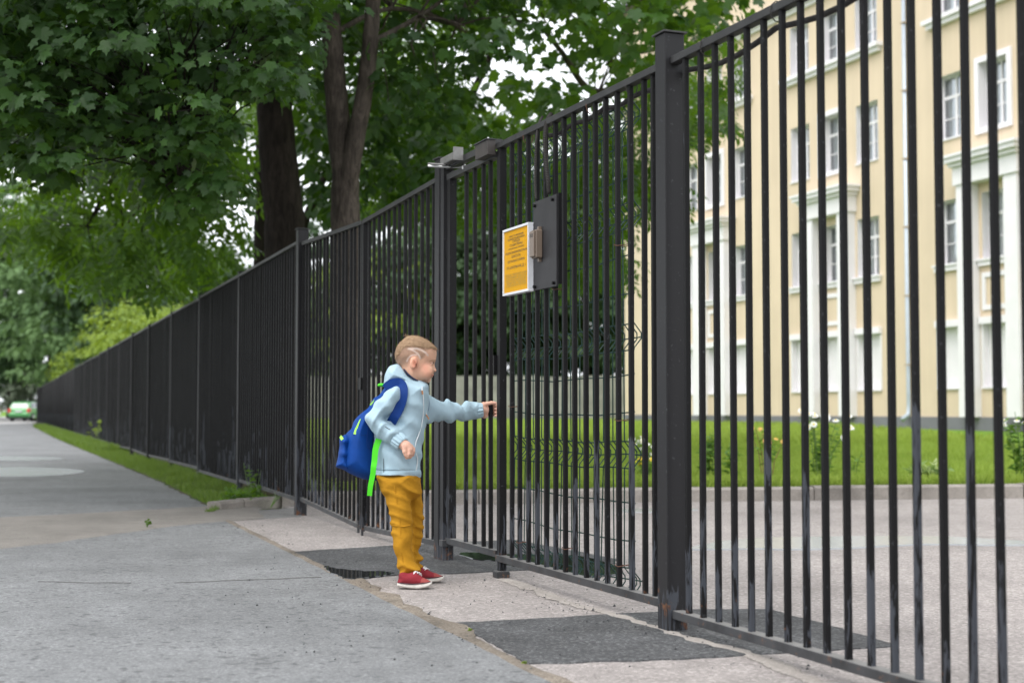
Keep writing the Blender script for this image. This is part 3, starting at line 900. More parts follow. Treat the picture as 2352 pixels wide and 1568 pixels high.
SB = empty('school_building', BO, 0, 'cream school building with white framed windows behind the fence', 'building'); SB.location = (0,0,0)
BLEN, BTOP, ZP = 42.0, 18.4, 0.65
rows = {1: (1.50, 3.27), 2: (5.11, 7.0), 3: (8.81, 10.70), 4: (12.48, 14.28)}
groups = [8.4 + 8.15*k for k in range(4)]
WW = 1.2; DEEP = 0.34
openings = []
for g in groups:
    for c_ in (-2.0, 0.0, 2.0):
        for r_, (z0, z1) in rows.items():
            openings.append((g+c_-WW/2, g+c_+WW/2, z0, z1, r_, c_))
ub = sorted({0.0, BLEN} | {o[0] for o in openings} | {o[1] for o in openings})
zb = sorted({ZP, BTOP} | {o[2] for o in openings} | {o[3] for o in openings})
oset = {(round(o[0],4), round(o[2],4)) for o in openings}
mb = MB()
for i in range(len(ub)-1):
    j = 0
    while j < len(zb)-1:
        if (round(ub[i],4), round(zb[j],4)) in oset:
            j += 1; continue
        mb.poly([(ub[i],0,zb[j]), (ub[i],0,zb[j+1]), (ub[i+1],0,zb[j+1]), (ub[i+1],0,zb[j])])
        j += 1
mb.poly([(0,0,ZP),(0,-14,ZP),(0,-14,BTOP),(0,0,BTOP)])
mb.poly([(BLEN,0,ZP),(BLEN,0,BTOP),(BLEN,-14,BTOP),(BLEN,-14,ZP)])
mb.poly([(0,-14,ZP),(BLEN,-14,ZP),(BLEN,-14,BTOP),(0,-14,BTOP)])
bbuild(mb, 'wall', M['stucco'], SB)
bbuild(MB().box(-0.04, BLEN+.04, -14.04, 0.06, -0.3, ZP), 'plinth', M['plinth'], SB)
rf = bbuild(MB().box(-0.5, BLEN+.5, -14.5, 0.55, BTOP, BTOP+0.25), 'roof', M['roofm'], SB)
# eaves cornice
cm = MB()
for k, (o_, a_, b_) in enumerate(((0.12, 14.72, 14.85), (0.24, 14.852, 15.02), (0.38, 15.022, 15.16))): cm.box(-0.1, BLEN+.1, 0.002, o_, a_, b_)
bbuild(cm, 'eaves_cornice', M['bwhite'], SB)
# windows
fw = 0.055
def fmesh(H):
    m = MB()
    def bar(a,b,c,d): m.box(a,b,-DEEP+0.02,-DEEP+0.075,c,d)
    bar(0,WW,0,fw*1.3); bar(0,WW,H-fw,H); bar(0,fw,fw*1.3,H-fw); bar(WW-fw,WW,fw*1.3,H-fw)
    bar(fw,WW-fw,H*0.655,H*0.655+0.085)
    bar(WW/2-0.045,WW/2+0.045,fw*1.3,H*0.655); bar(WW/2-0.03,WW/2+0.03,H*0.655+0.085,H-fw)
    for q in (0,1): bar(fw+q*(WW/2-.01), WW/2-0.045+q*(WW/2-.01), H*0.33, H*0.33+0.03)
    return m
for (u0, u1, z0, z1, r_, c_) in openings:
    if u0 > 34: continue
    H = z1-z0
    def wb(mb, name, mat, parent):
        mb.xf(Matrix.Translation((u0, 0, z0))); return bbuild(mb, name, mat, parent)
    if r_ == 1:
        m = MB().box(0, WW, -0.22, -0.18, 0, H)
        w_ = wb(m, 'window', M['bwhite'], SB)
        wb(MB().box(-0.09, WW+0.09, 0.002, 0.12, H, H+0.20), 'hood', M['bwhite'], w_)
        wb(MB().box(-0.06, WW+0.06, 0.002, 0.07, -0.05, 0.0), 'sill', M['bwhite'], w_)
        wb(MB().box(-0.08, 0.0, 0.002, 0.03, 0, H), 'surround', M['bwhite'], w_)
        wb(MB().box(WW, WW+0.08, 0.002, 0.03, 0, H), 'surround', M['bwhite'], w_)
    else:
        w_ = wb(fmesh(H), 'window', M['bwhite'], SB)
        for (a,b_,c,d) in ((fw, WW/2-.045, fw*1.3, H*0.33), (WW/2+.045, WW-fw, fw*1.3, H*0.33), (fw, WW/2-.045, H*0.33+.03, H*0.655), (WW/2+.045, WW-fw, H*0.33+.03, H*0.655), (fw, WW/2-.03, H*0.655+.085, H-fw), (WW/2+.03, WW-fw, H*0.655+.085, H-fw)):
            wb(MB().poly([(a,-DEEP+.045,c),(a,-DEEP+.045,d),(b_,-DEEP+.045,d),(b_,-DEEP+.045,c)]), 'pane', M['glass'], w_)
        # curtain: pleated sheet, sometimes half drawn
        cv = MB(); n = 28
        part = random.choice([1.0, 1.0, 1.0, 0.9, 0.55]); 
        for i in range(n+1):
            x = 0.02 + (WW-0.04)*part*i/n
            y = -DEEP-0.10 + 0.03*math.sin(i*1.5)
            cv.v += [(x,y,0.02), (x,y,H-0.02)]
        cv.f = [(2*i, 2*i+1, 2*i+3, 2*i+2) for i in range(n)]
        wb(cv, 'curtain', M['curtain'], w_)
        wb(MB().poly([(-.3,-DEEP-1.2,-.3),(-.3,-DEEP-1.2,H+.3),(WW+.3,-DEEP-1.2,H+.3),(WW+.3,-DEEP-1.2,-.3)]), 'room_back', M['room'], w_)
    # reveal
    rv = MB(); D = DEEP+0.001
    rv.poly([(0,0,0),(0,-D,0),(0,-D,H),(0,0,H)]); rv.poly([(WW,0,0),(WW,0,H),(WW,-D,H),(WW,-D,0)])
    rv.poly([(0,0,H),(0,-D,H),(WW,-D,H),(WW,0,H)]); rv.poly([(0,0,0),(WW,0,0),(WW,-D,0),(0,-D,0)])
    wb(rv, 'reveal', M['bwhite'], w_)
    if r_ == 2: wb(MB().box(-0.10, WW+0.10, 0.002, 0.10, -0.20, -0.06).box(-0.14, WW+0.14, 0.002, 0.15, -0.0599, 0.0), 'sill', M['bwhite'], w_)
    elif r_ == 3 and c_ != 0: wb(MB().box(-0.02, WW+0.02, 0.002, 0.05, -0.05, 0.0), 'sill', M['bwhite'], w_)
    elif r_ == 3:
        for bb in ((-.17, WW+.17, H, H+.17), (-.17, WW+.17, -.14, 0), (-.17, 0, 0.0, H), (WW, WW+.17, 0.0, H)):
            wb(MB().box(bb[0], bb[1], 0.002, 0.07, bb[2], bb[3]), 'surround', M['bwhite'], w_)
for g in groups[:4]:
    # sill shared by the three upper windows
    bbuild(MB().box(g-2.85, g+2.85, 0.002, 0.16, 12.20, 12.34).box(g-2.95, g+2.95, 0.002, 0.26, 12.342, 12.475), 'sill_band', M['bwhite'], SB)
    # portal round the two lower middle windows
    pt = bbuild(MB().box(g-1.36, g+1.36, 0.002, 0.42, 7.28, 7.80).box(g-1.44, g+1.44, 0.002, 0.52, 7.802, 7.92).box(g-1.55, g+1.55, 0.002, 0.64, 7.922, 8.06).box(g-1.62, g+1.62, 0.002, 0.70, 8.062, 8.14), 'portal', M['bwhite'], SB)
    for (a, b_) in ((g-1.28, g-0.74), (g+0.74, g+1.28)):
        bbuild(MB().box(a, b_, 0.002, 0.36, ZP, 7.278), 'pilaster', M['bwhite'], pt)
    pnl = MB(); x0, x1, y0, y1 = g-0.6, g+0.6, 3.66, 4.72
    pnl.box(x0, x1, .002, .05, y0, y0+.14); pnl.box(x0, x1, .002, .05, y1-.14, y1); pnl.box(x0, x0+.14, .002, .05, y0+.14, y1-.14); pnl.box(x1-.14, x1, .002, .05, y0+.14, y1-.14)
    bbuild(pnl, 'panel_moulding', M['bwhite'], pt)
for u_ in (20.75, 4.3, 28.9):
    p = MB().tube([(u_,0.12,15.0),(u_,0.12,1.0),(u_,0.14,0.72),(u_,0.38,0.55)], 0.075, 12)
    dp = bbuild(p, 'downpipe', M['pipe'], SB, True)
    for z in (2.2, 4.3, 6.4, 8.5, 10.6, 12.7): bbuild(MB().box(u_-.09, u_+.09, 0.0, 0.205, z, z+.04), 'pipe_clamp', M['clampm'], dp)

# concrete boundary wall behind the lawn: posts and panels
BW = empty('boundary_wall', (0,0,0), 0, 'grey concrete panel wall behind the school lawn', 'wall')
wa_, wb_ = Vector((-23.6, 75, 0)), Vector((6.5, 71, 0))
wd_ = (wb_-wa_).normalized(); L = (wb_-wa_).length; k = int(L/2.5)
for i in range(k):
    s = i*2.5
    fbox(wa_, wd_, s+0.08, s+2.42, -0.05, 0.05, 0.15, 2.55+random.uniform(-.03,.03)).build('panel', M['wallcon'], BW)
    fbox(wa_, wd_, s-0.08, s+0.079, -0.09, 0.09, 0.15, 2.62).build('post', M['wallcon'], BW)
# ------------------------------------------------------------------ foliage
def leaf_mat(name, dark, light, trans, rough=0.5, tw=0.38, spec=0.35):
    t = NT(name)
    at_ = t.n('Attribute'); at_.attribute_name = 'tint'
    f = at_.outputs['Fac']
    colr = t.mix(f, dark, light)
    t.set(col=colr, rough=rough, spec=spec)
    tl = t.n('BsdfTranslucent'); t.put(tl.inputs[0], t.mix(f, tuple(x*0.7 for x in trans), trans))
    mx = t.n('MixShader'); mx.inputs[0].default_value = tw
    t.link(t.p.outputs[0], mx.inputs[1]); t.link(tl.outputs[0], mx.inputs[2]); t.link(mx.outputs[0], t.out.inputs[0])
    return t.m
M['maple'] = leaf_mat('maple_leaf', (0.011,0.036,0.009), (0.050,0.112,0.026), (0.13,0.27,0.012), 0.45, 0.28, 0.3)
M['maple2'] = leaf_mat('maple_leaf_light', (0.020,0.060,0.012), (0.055,0.125,0.024), (0.20,0.38,0.02), 0.42, 0.38, 0.4)
M['ash'] = leaf_mat('ash_leaf', (0.012,0.040,0.006), (0.075,0.155,0.022), (0.24,0.44,0.018), 0.45, 0.40, 0.35)
M['bgtree'] = leaf_mat('far_leaf', (0.022,0.052,0.018), (0.060,0.115,0.040), (0.08,0.15,0.03), 0.6, 0.3)
M['bgwillow'] = leaf_mat('willow_leaf', (0.060,0.115,0.045), (0.16,0.26,0.10), (0.17,0.29,0.09), 0.6, 0.3, 0.2)  # soft willow green, brightened a little in place of distant haze
M['ybush'] = leaf_mat('yellow_green_leaf', (0.10,0.17,0.02), (0.27,0.36,0.045), (0.32,0.42,0.04), 0.6, 0.35)
M['silver'] = leaf_mat('silver_leaf', (0.14,0.18,0.12), (0.30,0.35,0.25), (0.2,0.25,0.14), 0.7, 0.25)
M['grass'] = leaf_mat('grass_blade', (0.055,0.115,0.018), (0.20,0.29,0.055), (0.20,0.32,0.04), 0.55, 0.45)
M['lawn_grass'] = leaf_mat('lawn_blade', (0.13,0.21,0.03), (0.37,0.46,0.10), (0.40,0.54,0.08), 0.6, 0.5, 0.2)
def bark(name, col, scale=1.0):
    t = NT(name); c = t.coord('pos')
    mp = t.n('Mapping'); mp.inputs['Scale'].default_value = (1, 1, 0.22); t.link(c, mp.inputs['Vector'])
    a = t.noise(26*scale, 5, 0.7, mp.outputs[0], 0.8); b = t.noise(3, 4, 0.6, c)
    k = t.ramp(a, [(0.3, tuple(x*0.35 for x in col)), (0.55, col), (0.75, tuple(x*1.5 for x in col))])
    k = t.mix(1.0, k, t.ramp(b, [(0.3, 0.6), (0.7, 1.15)]), 'MULTIPLY')
    t.set(col=k, rough=0.95, spec=0.15); t.bump(a, 0.9, 0.03)
    return t.m
M['bark_dark'] = bark('dark_bark', (0.030,0.024,0.020), 0.8)
M['bark'] = bark('grey_brown_bark', (0.085,0.070,0.058))

def unit(a): return a/np.maximum(1e-9, np.linalg.norm(a, axis=-1, keepdims=True))
def scatter(T, F, pos, nrm, tip, scl):
    """copies of leaf template T (x = width, y = length towards the tip, z = normal)"""
    nrm = unit(nrm); tip = tip - nrm*np.sum(tip*nrm, 1, keepdims=True); tip = unit(tip)
    side = np.cross(tip, nrm)
    k = len(T)
    V = pos[:,None,:] + scl[:,None,None]*(T[None,:,0:1]*side[:,None,:] + T[None,:,1:2]*tip[:,None,:] + T[None,:,2:3]*nrm[:,None,:])
    FF = (F[None] + (np.arange(len(pos))*k)[:,None,None]).reshape(-1, F.shape[1])
    return V.reshape(-1,3), FF
def leaf_obj(name, T, F, pos, nrm, tip, scl, mat, parent, tint=None, smooth=False, kind='stuff'):
    V, FF = scatter(T, F, pos, nrm, tip, scl)
    me = np_mesh(name, V, FF, mat, smooth)
    a = me.attributes.new('tint', 'FLOAT', 'POINT')
    tint = rng.random(len(pos)) if tint is None else tint
    a.data.foreach_set('value', np.repeat(tint, len(T)).astype(np.float32))
    o = obj(name, me, parent)
    if kind: o['kind'] = kind
    return o
# maple leaf: five pointed lobes, gently cupped with drooping tips
def maple_template():
    half = [(0.0,0.05),(0.22,-0.10),(0.40,-0.02),(0.52,0.14),(0.46,0.25),(0.47,0.36),(0.66,0.46),(0.70,0.70),(0.52,0.68),(0.38,0.74),(0.27,0.70),(0.24,0.88),(0.11,0.92),(0.0,1.18)]
    out = half + [(-x,y) for x,y in half[-2:0:-1]]
    pts = [(0.0,0.36)] + out
    T = []
    for x, y in pts:
        r2 = x*x + (y-0.36)**2
        T.append((x, y, -0.26*r2 + 0.10*abs(x) - 0.02))
    n = len(out)
    F = [(0, 1+i, 1+(i+1)%n) for i in range(n)]
    return np.array(T)*np.array([0.86,0.86,0.86]), np.array(F)
MT, MF = maple_template()
# compound ash leaf: seven leaflets on a rib
def ash_template():
    T = []; F = []
    def leaflet(bx, by, ang, L):
        w = L*0.23; c, s = math.cos(ang), math.sin(ang)
        b = len(T)
        for (x, y, z) in ((0,0,0),(w,L*0.45,-0.03),(0,L,-0.14*L),(-w,L*0.45,-0.03)):
            T.append((bx + x*c + y*s, by - x*s + y*c, z - 0.25*abs(bx + x*c + y*s)))
        F.append((b,b+1,b+2,)); F.append((b,b+2,b+3))
    for y, L in ((0.22,0.34),(0.45,0.38),(0.68,0.36)):
        leaflet(0.02, y, 1.0, L); leaflet(-0.02, y, -1.0, L)
    leaflet(0, 0.86, 0.0, 0.40)
    return np.array(T), np.array(F)
AT, AF = ash_template()
QT = np.array([(0,0,0),(0.32,0.5,0.06),(0,1.0,-0.08),(-0.32,0.5,0.06)]); QF = np.array([(0,1,2),(0,2,3)])   # small oval leaf
GT = np.array([(-0.05,0,0),(0.05,0,0),(0.035,0.55,0.10),(-0.035,0.55,0.10),(0.0,1.0,0.36)]); GF = np.array([(0,1,2),(0,2,3),(3,2,4)])

def clump_leaves(C, Rr, n_each, up=0.75, flat=0.6, drop=0.9, shell=0.55):
    """leaf positions, normals and tips for leaf clumps: on the upper and outer skin of flattened balls"""
    C = np.asarray(C); n = len(C)
    idx = np.repeat(np.arange(n), n_each)
    d = unit(rng.normal(size=(len(idx),3)))
    d[:,2] = np.where(d[:,2] < -0.25, -d[:,2]*rng.random(len(idx)), d[:,2])
    rad = (shell + (1-shell)*rng.random(len(idx)))*np.asarray(Rr)[idx]
    pos = C[idx] + d*rad[:,None]*np.array([1,1,flat])
    nrm = unit(d*np.array([1,1,0.6]) + np.array([0,0,up]) + rng.normal(size=d.shape)*0.33)
    tip = unit(d*np.array([1,1,0])*0.9 + np.array([0,0,-drop]) + rng.normal(size=d.shape)*0.45)
    return pos, nrm, tip, idx
def inpoly(px, py, poly):
    inside = np.zeros(len(px), bool); n = len(poly)
    for i in range(n):
        x0,y0 = poly[i]; x1,y1 = poly[(i+1)%n]
        c = ((y0 > py) != (y1 > py)) & (px < (x1-x0)*(py-y0)/((y1-y0) if y1 != y0 else 1e-9)+x0)
        inside ^= c
    return inside
def vol_points(poly, y0, y1, n, holes=()):
    """random points of a crown volume: silhouette as seen from the street, depth from y0 to y1"""
    xs = [p[0] for p in poly]; ys = [p[1] for p in poly]
    out = []
    while len(out) < n:
        m = n*4
        px = rng.uniform(min(xs), max(xs), m); py = rng.uniform(min(ys), max(ys), m)
        ok = inpoly(px, py, poly)
        for (hx, hy, hr) in holes: ok &= ((px-hx)**2 + (py-hy)**2 > hr*hr)
        for a, b in zip(px[ok], py[ok]):
            out.append(at(a, b, rng.uniform(y0, y1)))
            if len(out) >= n: break
    return np.array([tuple(v) for v in out])
def limb(mb, pts, r0, r1, n=9, wob=0.0):
    P = [Vector(p) for p in pts]; path = []; m = len(P)
    for i in range(m-1):
        p0, p1, p2, p3 = P[max(i-1,0)], P[i], P[i+1], P[min(i+2,m-1)]
        for j in range(6):
            u = j/6
            path.append(0.5*((2*p1)+(p2-p0)*u+(2*p0-5*p1+4*p2-p3)*u*u+(3*p1-p0-3*p2+p3)*u**3) + Vector((random.uniform(-wob,wob), random.uniform(-wob,wob), 0)))
    path.append(P[-1])
    k = len(path)
    mb.tube(path, [r0 + (r1-r0)*i/(k-1) for i in range(k)], n)
    return mb
def twigs_to(mb, src, C, r=0.012, frac=1.0, droop=0.15):
    """thin branches from points of a limb to clump centres"""
    src = [Vector(s) for s in src]
    for c in C:
        if random.random() > frac: continue
        c = Vector(c)
        s = min(src, key=lambda q: (q-c).length + random.random()*0.5)
        if (s-c).length > 2.6: continue
        mid = s.lerp(c, 0.55) + Vector((random.uniform(-.15,.15), random.uniform(-.15,.15), droop*(c-s).length))
        mb.tube([s, s.lerp(mid,0.5)+Vector((0,0,0.03)), mid, mid.lerp(c,0.6), c], [r*1.8, r*1.5, r, r*0.7, r*0.35], 5)

# ---- near maple overhanging the pavement
T1 = empty('maple_tree', at(655, 560, 15.0), 0, 'large maple with dark trunk, its branches hanging over the pavement', 'tree')
T1.location = (0,0,0)
tb = at(657, 560, 15.0); tb.z = 0
tr_pts = [tb, at(655, 575, 15.0), at(645, 430, 15.0), at(634, 300, 15.0), at(630, 190, 15.0), at(626, 40, 15.0), at(622, -180, 15.0), at(630, -420, 15)]
limb(MB(), tr_pts, 0.225, 0.15, 14, 0.008).build('trunk', M['bark_dark'], T1, True)
crown1 = [(-700,-900),(1050,-900),(900,-40),(700,40),(690,130),(640,215),(560,240),(430,250),(500,330),(510,480),(450,520),(360,470),(300,360),(200,330),(165,400),(90,430),(20,420),(-100,440),(-700,300)]
sub = [(-60,-60),(760,-60),(700,60),(690,130),(640,215),(575,225),(470,240),(500,330),(520,480),(470,500),(400,480),(340,380),(250,300),(180,330),(130,420),(60,430),(-60,300)]
C_near = vol_points(sub, 9.6, 12.6, 290)
C_far = vol_points(crown1, 11.0, 17.5, 640)
C_top = vol_points([(-900,-1500),(900,-1500),(760,-120),(-900,-120)], 8.2, 13.0, 300)  # unseen clumps above the frame, added to darken the crown below
br = MB()
hubs = [at(620, 60, 14.4), at(560, 60, 13.6), at(470, 110, 13.0), at(380, 160, 12.6), at(300, 230, 12.2), at(230, 290, 12.0), at(460, 260, 12.4), at(420, 340, 12.0), at(120, 220, 12.2), at(0, 180, 12.6), at(250, 40, 12.4), at(80, 0, 12.8)]
limb(br, [at(630,150,15), hubs[0], hubs[1], hubs[2], hubs[3], hubs[4], hubs[5]], 0.085, 0.018)
limb(br, [hubs[2], at(450,190,12.6), hubs[6], hubs[7], at(410,420,11.8)], 0.03, 0.010, 7)
limb(br, [hubs[3], at(250,170,12.4), hubs[8], hubs[9], at(-150,200,12.8)], 0.04, 0.012, 7)
limb(br, [hubs[1], at(400,20,12.8), hubs[10], hubs[11], at(-100,-40,13)], 0.05, 0.012, 7)
limb(br, [at(628,60,15), at(500,-200,13.5), at(300,-350,12.5), at(0,-400,12)], 0.10, 0.03)
limb(br, [at(628,-40,15), at(800,-250,15.5), at(1000,-400,16)], 0.10, 0.03)
twigs_to(br, hubs + [at(410,420,11.8), at(500,-200,13.5), at(300,-350,12.5)], C_near, 0.007, 0.8, 0.1)
tag(br.build('branches', M['bark_dark'], T1), kind='stuff')
Cc = np.concatenate([C_near, C_far, C_top]); rr = np.concatenate([rng.uniform(0.22,0.40,len(C_near)), rng.uniform(0.30,0.55,len(C_far)), rng.uniform(0.35,0.6,len(C_top))])
pos, nrm, tip, idx = clump_leaves(Cc, rr, 32, up=0.55, flat=0.62, drop=0.8)
# leaves lean a little towards the open street where the light is
nrm = unit(nrm + np.array([-0.10,-0.38,0.0]))
scl = 0.045 + 0.080*rng.random(len(pos))
tint = np.clip(rng.normal(0.45,0.22,len(pos)) + 0.25*(rng.random(len(Cc))[idx]-0.5), 0, 1)
# the largest-looking leaves in view are separate objects
def in_view(P):
    d = P - np.array([0,0,CAM_H]); c_, s_ = math.cos(PITCH), math.sin(PITCH)
    zc = d[:,1]*c_ + d[:,2]*s_; yc = -d[:,1]*s_ + d[:,2]*c_
    u = 1176 + F_PX*d[:,0]/zc; v = 784 - F_PX*yc/zc
    return u, v, zc
u, v, zc = in_view(pos)
score = np.where((u > 0) & (u < 2352) & (v > 0) & (v < 1568), scl/zc, 0)
# prefer leaves on the camera side of their clump
score *= (1 + 0.6*(Cc[idx][:,1] - pos[:,1]))
order = np.argsort(-score); single = order[:280]
def single_leaves(T, F, sel, pos, nrm, tip, scl, tint, mat, parent):
    meshes = []
    for q in range(4):
        me = np_mesh('leaf', T*np.array([1-0.05*q, 1, 0.7+0.35*q]), F, mat)
        a = me.attributes.new('tint', 'FLOAT', 'POINT'); a.data.foreach_set('value', np.full(len(T), 0.35+0.17*q, np.float32))
        meshes.append(me)
    for i in sel:
        n_ = Vector(nrm[i]).normalized(); t_ = Vector(tip[i]); t_ = (t_ - n_*t_.dot(n_)).normalized(); s_ = t_.cross(n_)
        o = obj('leaf', meshes[min(3, int(tint[i]*4))], parent)
        m = Matrix((s_, t_, n_)).transposed().to_4x4() @ Matrix.Diagonal((*[scl[i]]*3, 1))
        m.translation = Vector(pos[i]); o.matrix_local = m
single_leaves(MT, MF, single, pos, nrm, tip, scl, tint, M['maple'], T1)
rest = np.ones(len(pos), bool); rest[single] = False
leaf_obj('crown', MT, MF, pos[rest], nrm[rest], tip[rest], scl[rest], M['maple'], T1, tint[rest])

# ---- forked tree behind the vehicle gate
T2 = empty('forked_tree', (0,0,0), 0, 'forked tree with grey brown bark behind the vehicle gate', 'tree')
fb = at(795, 560, 13.2); fb.z = 0
mb = MB()
limb(mb, [fb, at(797,800,13.2), at(795,560,13.2), at(792,470,13.2), at(793,400,13.2), at(783,330,13.2), at(771,200,13.2), at(762,80,13.2), at(752,-60,13.2), at(735,-300,13.2)], 0.165, 0.075, 14, 0.004)
mb.build('trunk', M['bark'], T2, True)
mb = MB(); limb(mb, [at(795,500,13.2), at(800,430,13.16), at(813,340,13.1), at(836,220,13.1), at(850,100,13.1), at(858,-10,13.1), at(868,-200,13.1)], 0.10, 0.062, 12, 0.004)
mb.build('stem', M['bark'], T2, True)
poly2 = [(640,-700),(1400,-700),(1300,-60),(1250,90),(1180,60),(1120,180),(1000,330),(960,250),(880,330),(850,200),(700,210),(640,60)]
C2 = vol_points(poly2, 13.0, 17.5, 300, ((1110,200,45),(1180,310,40),(1000,120,20)))
rr = rng.uniform(0.25,0.5,len(C2))
pos, nrm, tip, idx = clump_leaves(C2, rr, 24, up=0.6, drop=0.7)
br = MB()
limb(br, [at(762,80,13.2), at(900,20,14), at(1050,60,14.6), at(1120,140,15)], 0.03, 0.01, 7)
limb(br, [at(850,100,13.1), at(960,40,13.8), at(1100,-60,14.5)], 0.035, 0.012, 7)
limb(br, [at(868,-200,13.1), at(1000,-350,14), at(1200,-450,15)], 0.05, 0.012, 7)
twigs_to(br, [at(900,20,14), at(1050,60,14.6), at(960,40,13.8), at(850,0,13.1), at(1000,-350,14)], C2[:120], 0.008, 0.6)
tag(br.build('branches', M['bark'], T2), kind='stuff')
tint = np.clip(rng.normal(0.4,0.25,len(pos)), 0, 1)
leaf_obj('crown', MT, MF, pos, nrm, tip, rng.uniform(0.07,0.135,len(pos)), M['maple'], T2, tint)

def ash_tree(name, label, trunk, r0, r1, poly, y0, y1, nclump, nleaf, size, mat, holes=(), extra=(), crad=(0.35,0.7), bark_='bark_dark', tm=0.45, hubs=(), flat=0.7, drop=1.1, up=0.5):
    t = empty(name, (0,0,0), 0, label, 'tree')
    limb(MB(), trunk, r0, r1, 12, 0.01).build('trunk', M[bark_], t, True)
    C = vol_points(poly, y0, y1, nclump, holes)
    b = MB()
    for e in extra: limb(b, e[0], e[1], e[2], 7)
    if hubs: twigs_to(b, hubs, C[:int(len(C)*0.5)], 0.007, 0.28)
    if b.v: tag(b.build('branches', M[bark_], t), kind='stuff')
    pos, nrm, tip, idx = clump_leaves(C, rng.uniform(crad[0], crad[1], len(C)), nleaf, up=up, drop=drop, flat=flat, shell=0.3)
    ct = rng.random(len(C))[idx]
    tint = np.clip(tm + 0.5*(ct-0.5) + rng.normal(0,0.18,len(pos)), 0, 1)
    return t, C, pos, nrm, tip, tint
# ---- ash on the left, small leaves hanging over the fence
b0 = at(600, 560, 24.0); b0.z = 0
t, C, pos, nrm, tip, tint = ash_tree('ash_tree', 'small leaved ash whose low branches hang over the far fence', [b0, at(602,560,24), at(606,400,24), at(600,250,24), at(590,0,24)], 0.16, 0.11,
    [(-200,260),(640,200),(600,250),(548,320),(545,430),(535,540),(515,630),(470,620),(430,660),(390,640),(330,680),(300,650),(230,640),(170,600),(110,560),(40,600),(-60,560),(-200,500)], 17.5, 24, 165, 14, 0.2, M['ash'],
    holes=((15,395,45),(70,380,30),(575,470,40),(590,540,40),(600,330,30)),
    extra=[([at(606,380,24), at(480,400,22), at(350,440,20.5), at(270,430,20), at(200,520,19.5)], 0.07, 0.015), ([at(350,440,20.5), at(290,520,20), at(250,610,19.6)], 0.03, 0.008), ([at(270,430,20), at(262,360,20), at(262,300,20)], 0.03, 0.012), ([at(270,440,20), at(280,500,20), at(283,560,20)], 0.02, 0.006), ([at(200,300,20), at(190,420,20), at(195,540,20)], 0.016, 0.006), ([at(350,400,20), at(330,500,20), at(318,600,20)], 0.018, 0.005)],
    hubs=[at(350,440,20.5), at(270,430,20), at(480,400,22), at(200,520,19.5), at(290,520,20)])
leaf_obj('crown', AT, AF, pos, nrm, tip, rng.uniform(0.30,0.50,len(pos)), M['ash'], t, np.where(rng.random(len(pos)) < 0.5, 0.08, 0.9)*0.7 + 0.3*tint)  # two tint levels paint shaded and backlit leaves
# ---- tree over the fixed panel: light maple leaves in front, ash-like leaves hanging at its right edge
b0 = at(1546, 700, 24.0); b0.z = 0.15
poly4 = [(960,-700),(1900,-700),(1830,-120),(1760,-40),(1660,20),(1640,110),(1560,150),(1480,210),(1400,160),(1330,250),(1240,290),(1180,330),(1120,400),(1000,400),(960,330),(1020,250),(1160,160),(1240,80),(1190,30),(1100,-30)]
t, C, pos, nrm, tip, tint = ash_tree('maple_tree', 'bright green maple behind the fixed fence panel and the yellow sign', [b0, at(1546,760,24), at(1545,600,24), at(1544,400,24), at(1540,240,24), at(1515,90,23.6), at(1470,-60,23), at(1440,-260,22.5)], 0.16, 0.08,
    poly4, 14.5, 21, 330, 17, 0.2, M['maple2'], holes=((1150,70,36),(1200,130,34),(1105,250,34),(1180,300,36),(1080,330,24),(1500,60,20),(1420,40,20)), crad=(0.3,0.6), bark_='bark',
    extra=[([at(1530,170,23.8), at(1450,190,22), at(1400,140,19), at(1440,60,18)], 0.08, 0.02), ([at(1450,190,22), at(1360,210,20), at(1290,120,18.5), at(1240,60,18)], 0.07, 0.02), ([at(1520,110,23.6), at(1430,120,21), at(1345,60,18)], 0.05, 0.02)],
    hubs=[at(1370,220,20), at(1400,140,19), at(1310,200,19.5), at(1290,120,18.5), at(1345,60,18)], tm=0.5)
leaf_obj('crown', MT, MF, pos, nrm, tip, rng.uniform(0.11,0.20,len(pos)), M['maple2'], t, tint)
b0 = at(1019, 700, 27.0); b0.z = 0.15
poly5 = [(840,230),(900,-400),(1500,-400),(1400,-60),(1240,20),(1080,60),(1000,200),(1080,250),(1180,300),(1300,230),(1420,180),(1520,120),(1600,40),(1660,60),(1650,130),(1690,260),(1668,300),(1610,300),(1600,340),(1560,330),(1520,470),(1480,470),(1440,560),(1400,640),(1300,660),(1230,600),(1170,560),(1130,470),(1050,520),(960,470),(840,520)]
t, C, pos, nrm, tip, tint = ash_tree('ash_tree', 'ash with drooping leaf sprays in front of the school building', [b0, at(1019,760,27), at(1019,600,27), at(1022,400,27), at(1070,250,27), at(1150,60,26.5), at(1190,-200,26)], 0.125, 0.05,
    poly5, 20, 27, 400, 17, 0.2, M['ash'], holes=((1130,330,30),(1075,420,30)), extra=[([at(1040,320,27), at(1230,300,25), at(1420,250,23.5), at(1560,200,23)], 0.07, 0.015), ([at(1030,370,27), at(1200,420,25), at(1350,480,24)], 0.05, 0.012)],
    hubs=[at(1250,300,25), at(1420,250,23.5), at(1560,200,23), at(1350,480,24)], crad=(0.3,0.65), drop=1.4)
leaf_obj('crown', AT, AF, pos, nrm, tip, rng.uniform(0.26,0.44,len(pos)), M['ash'], t, tint)
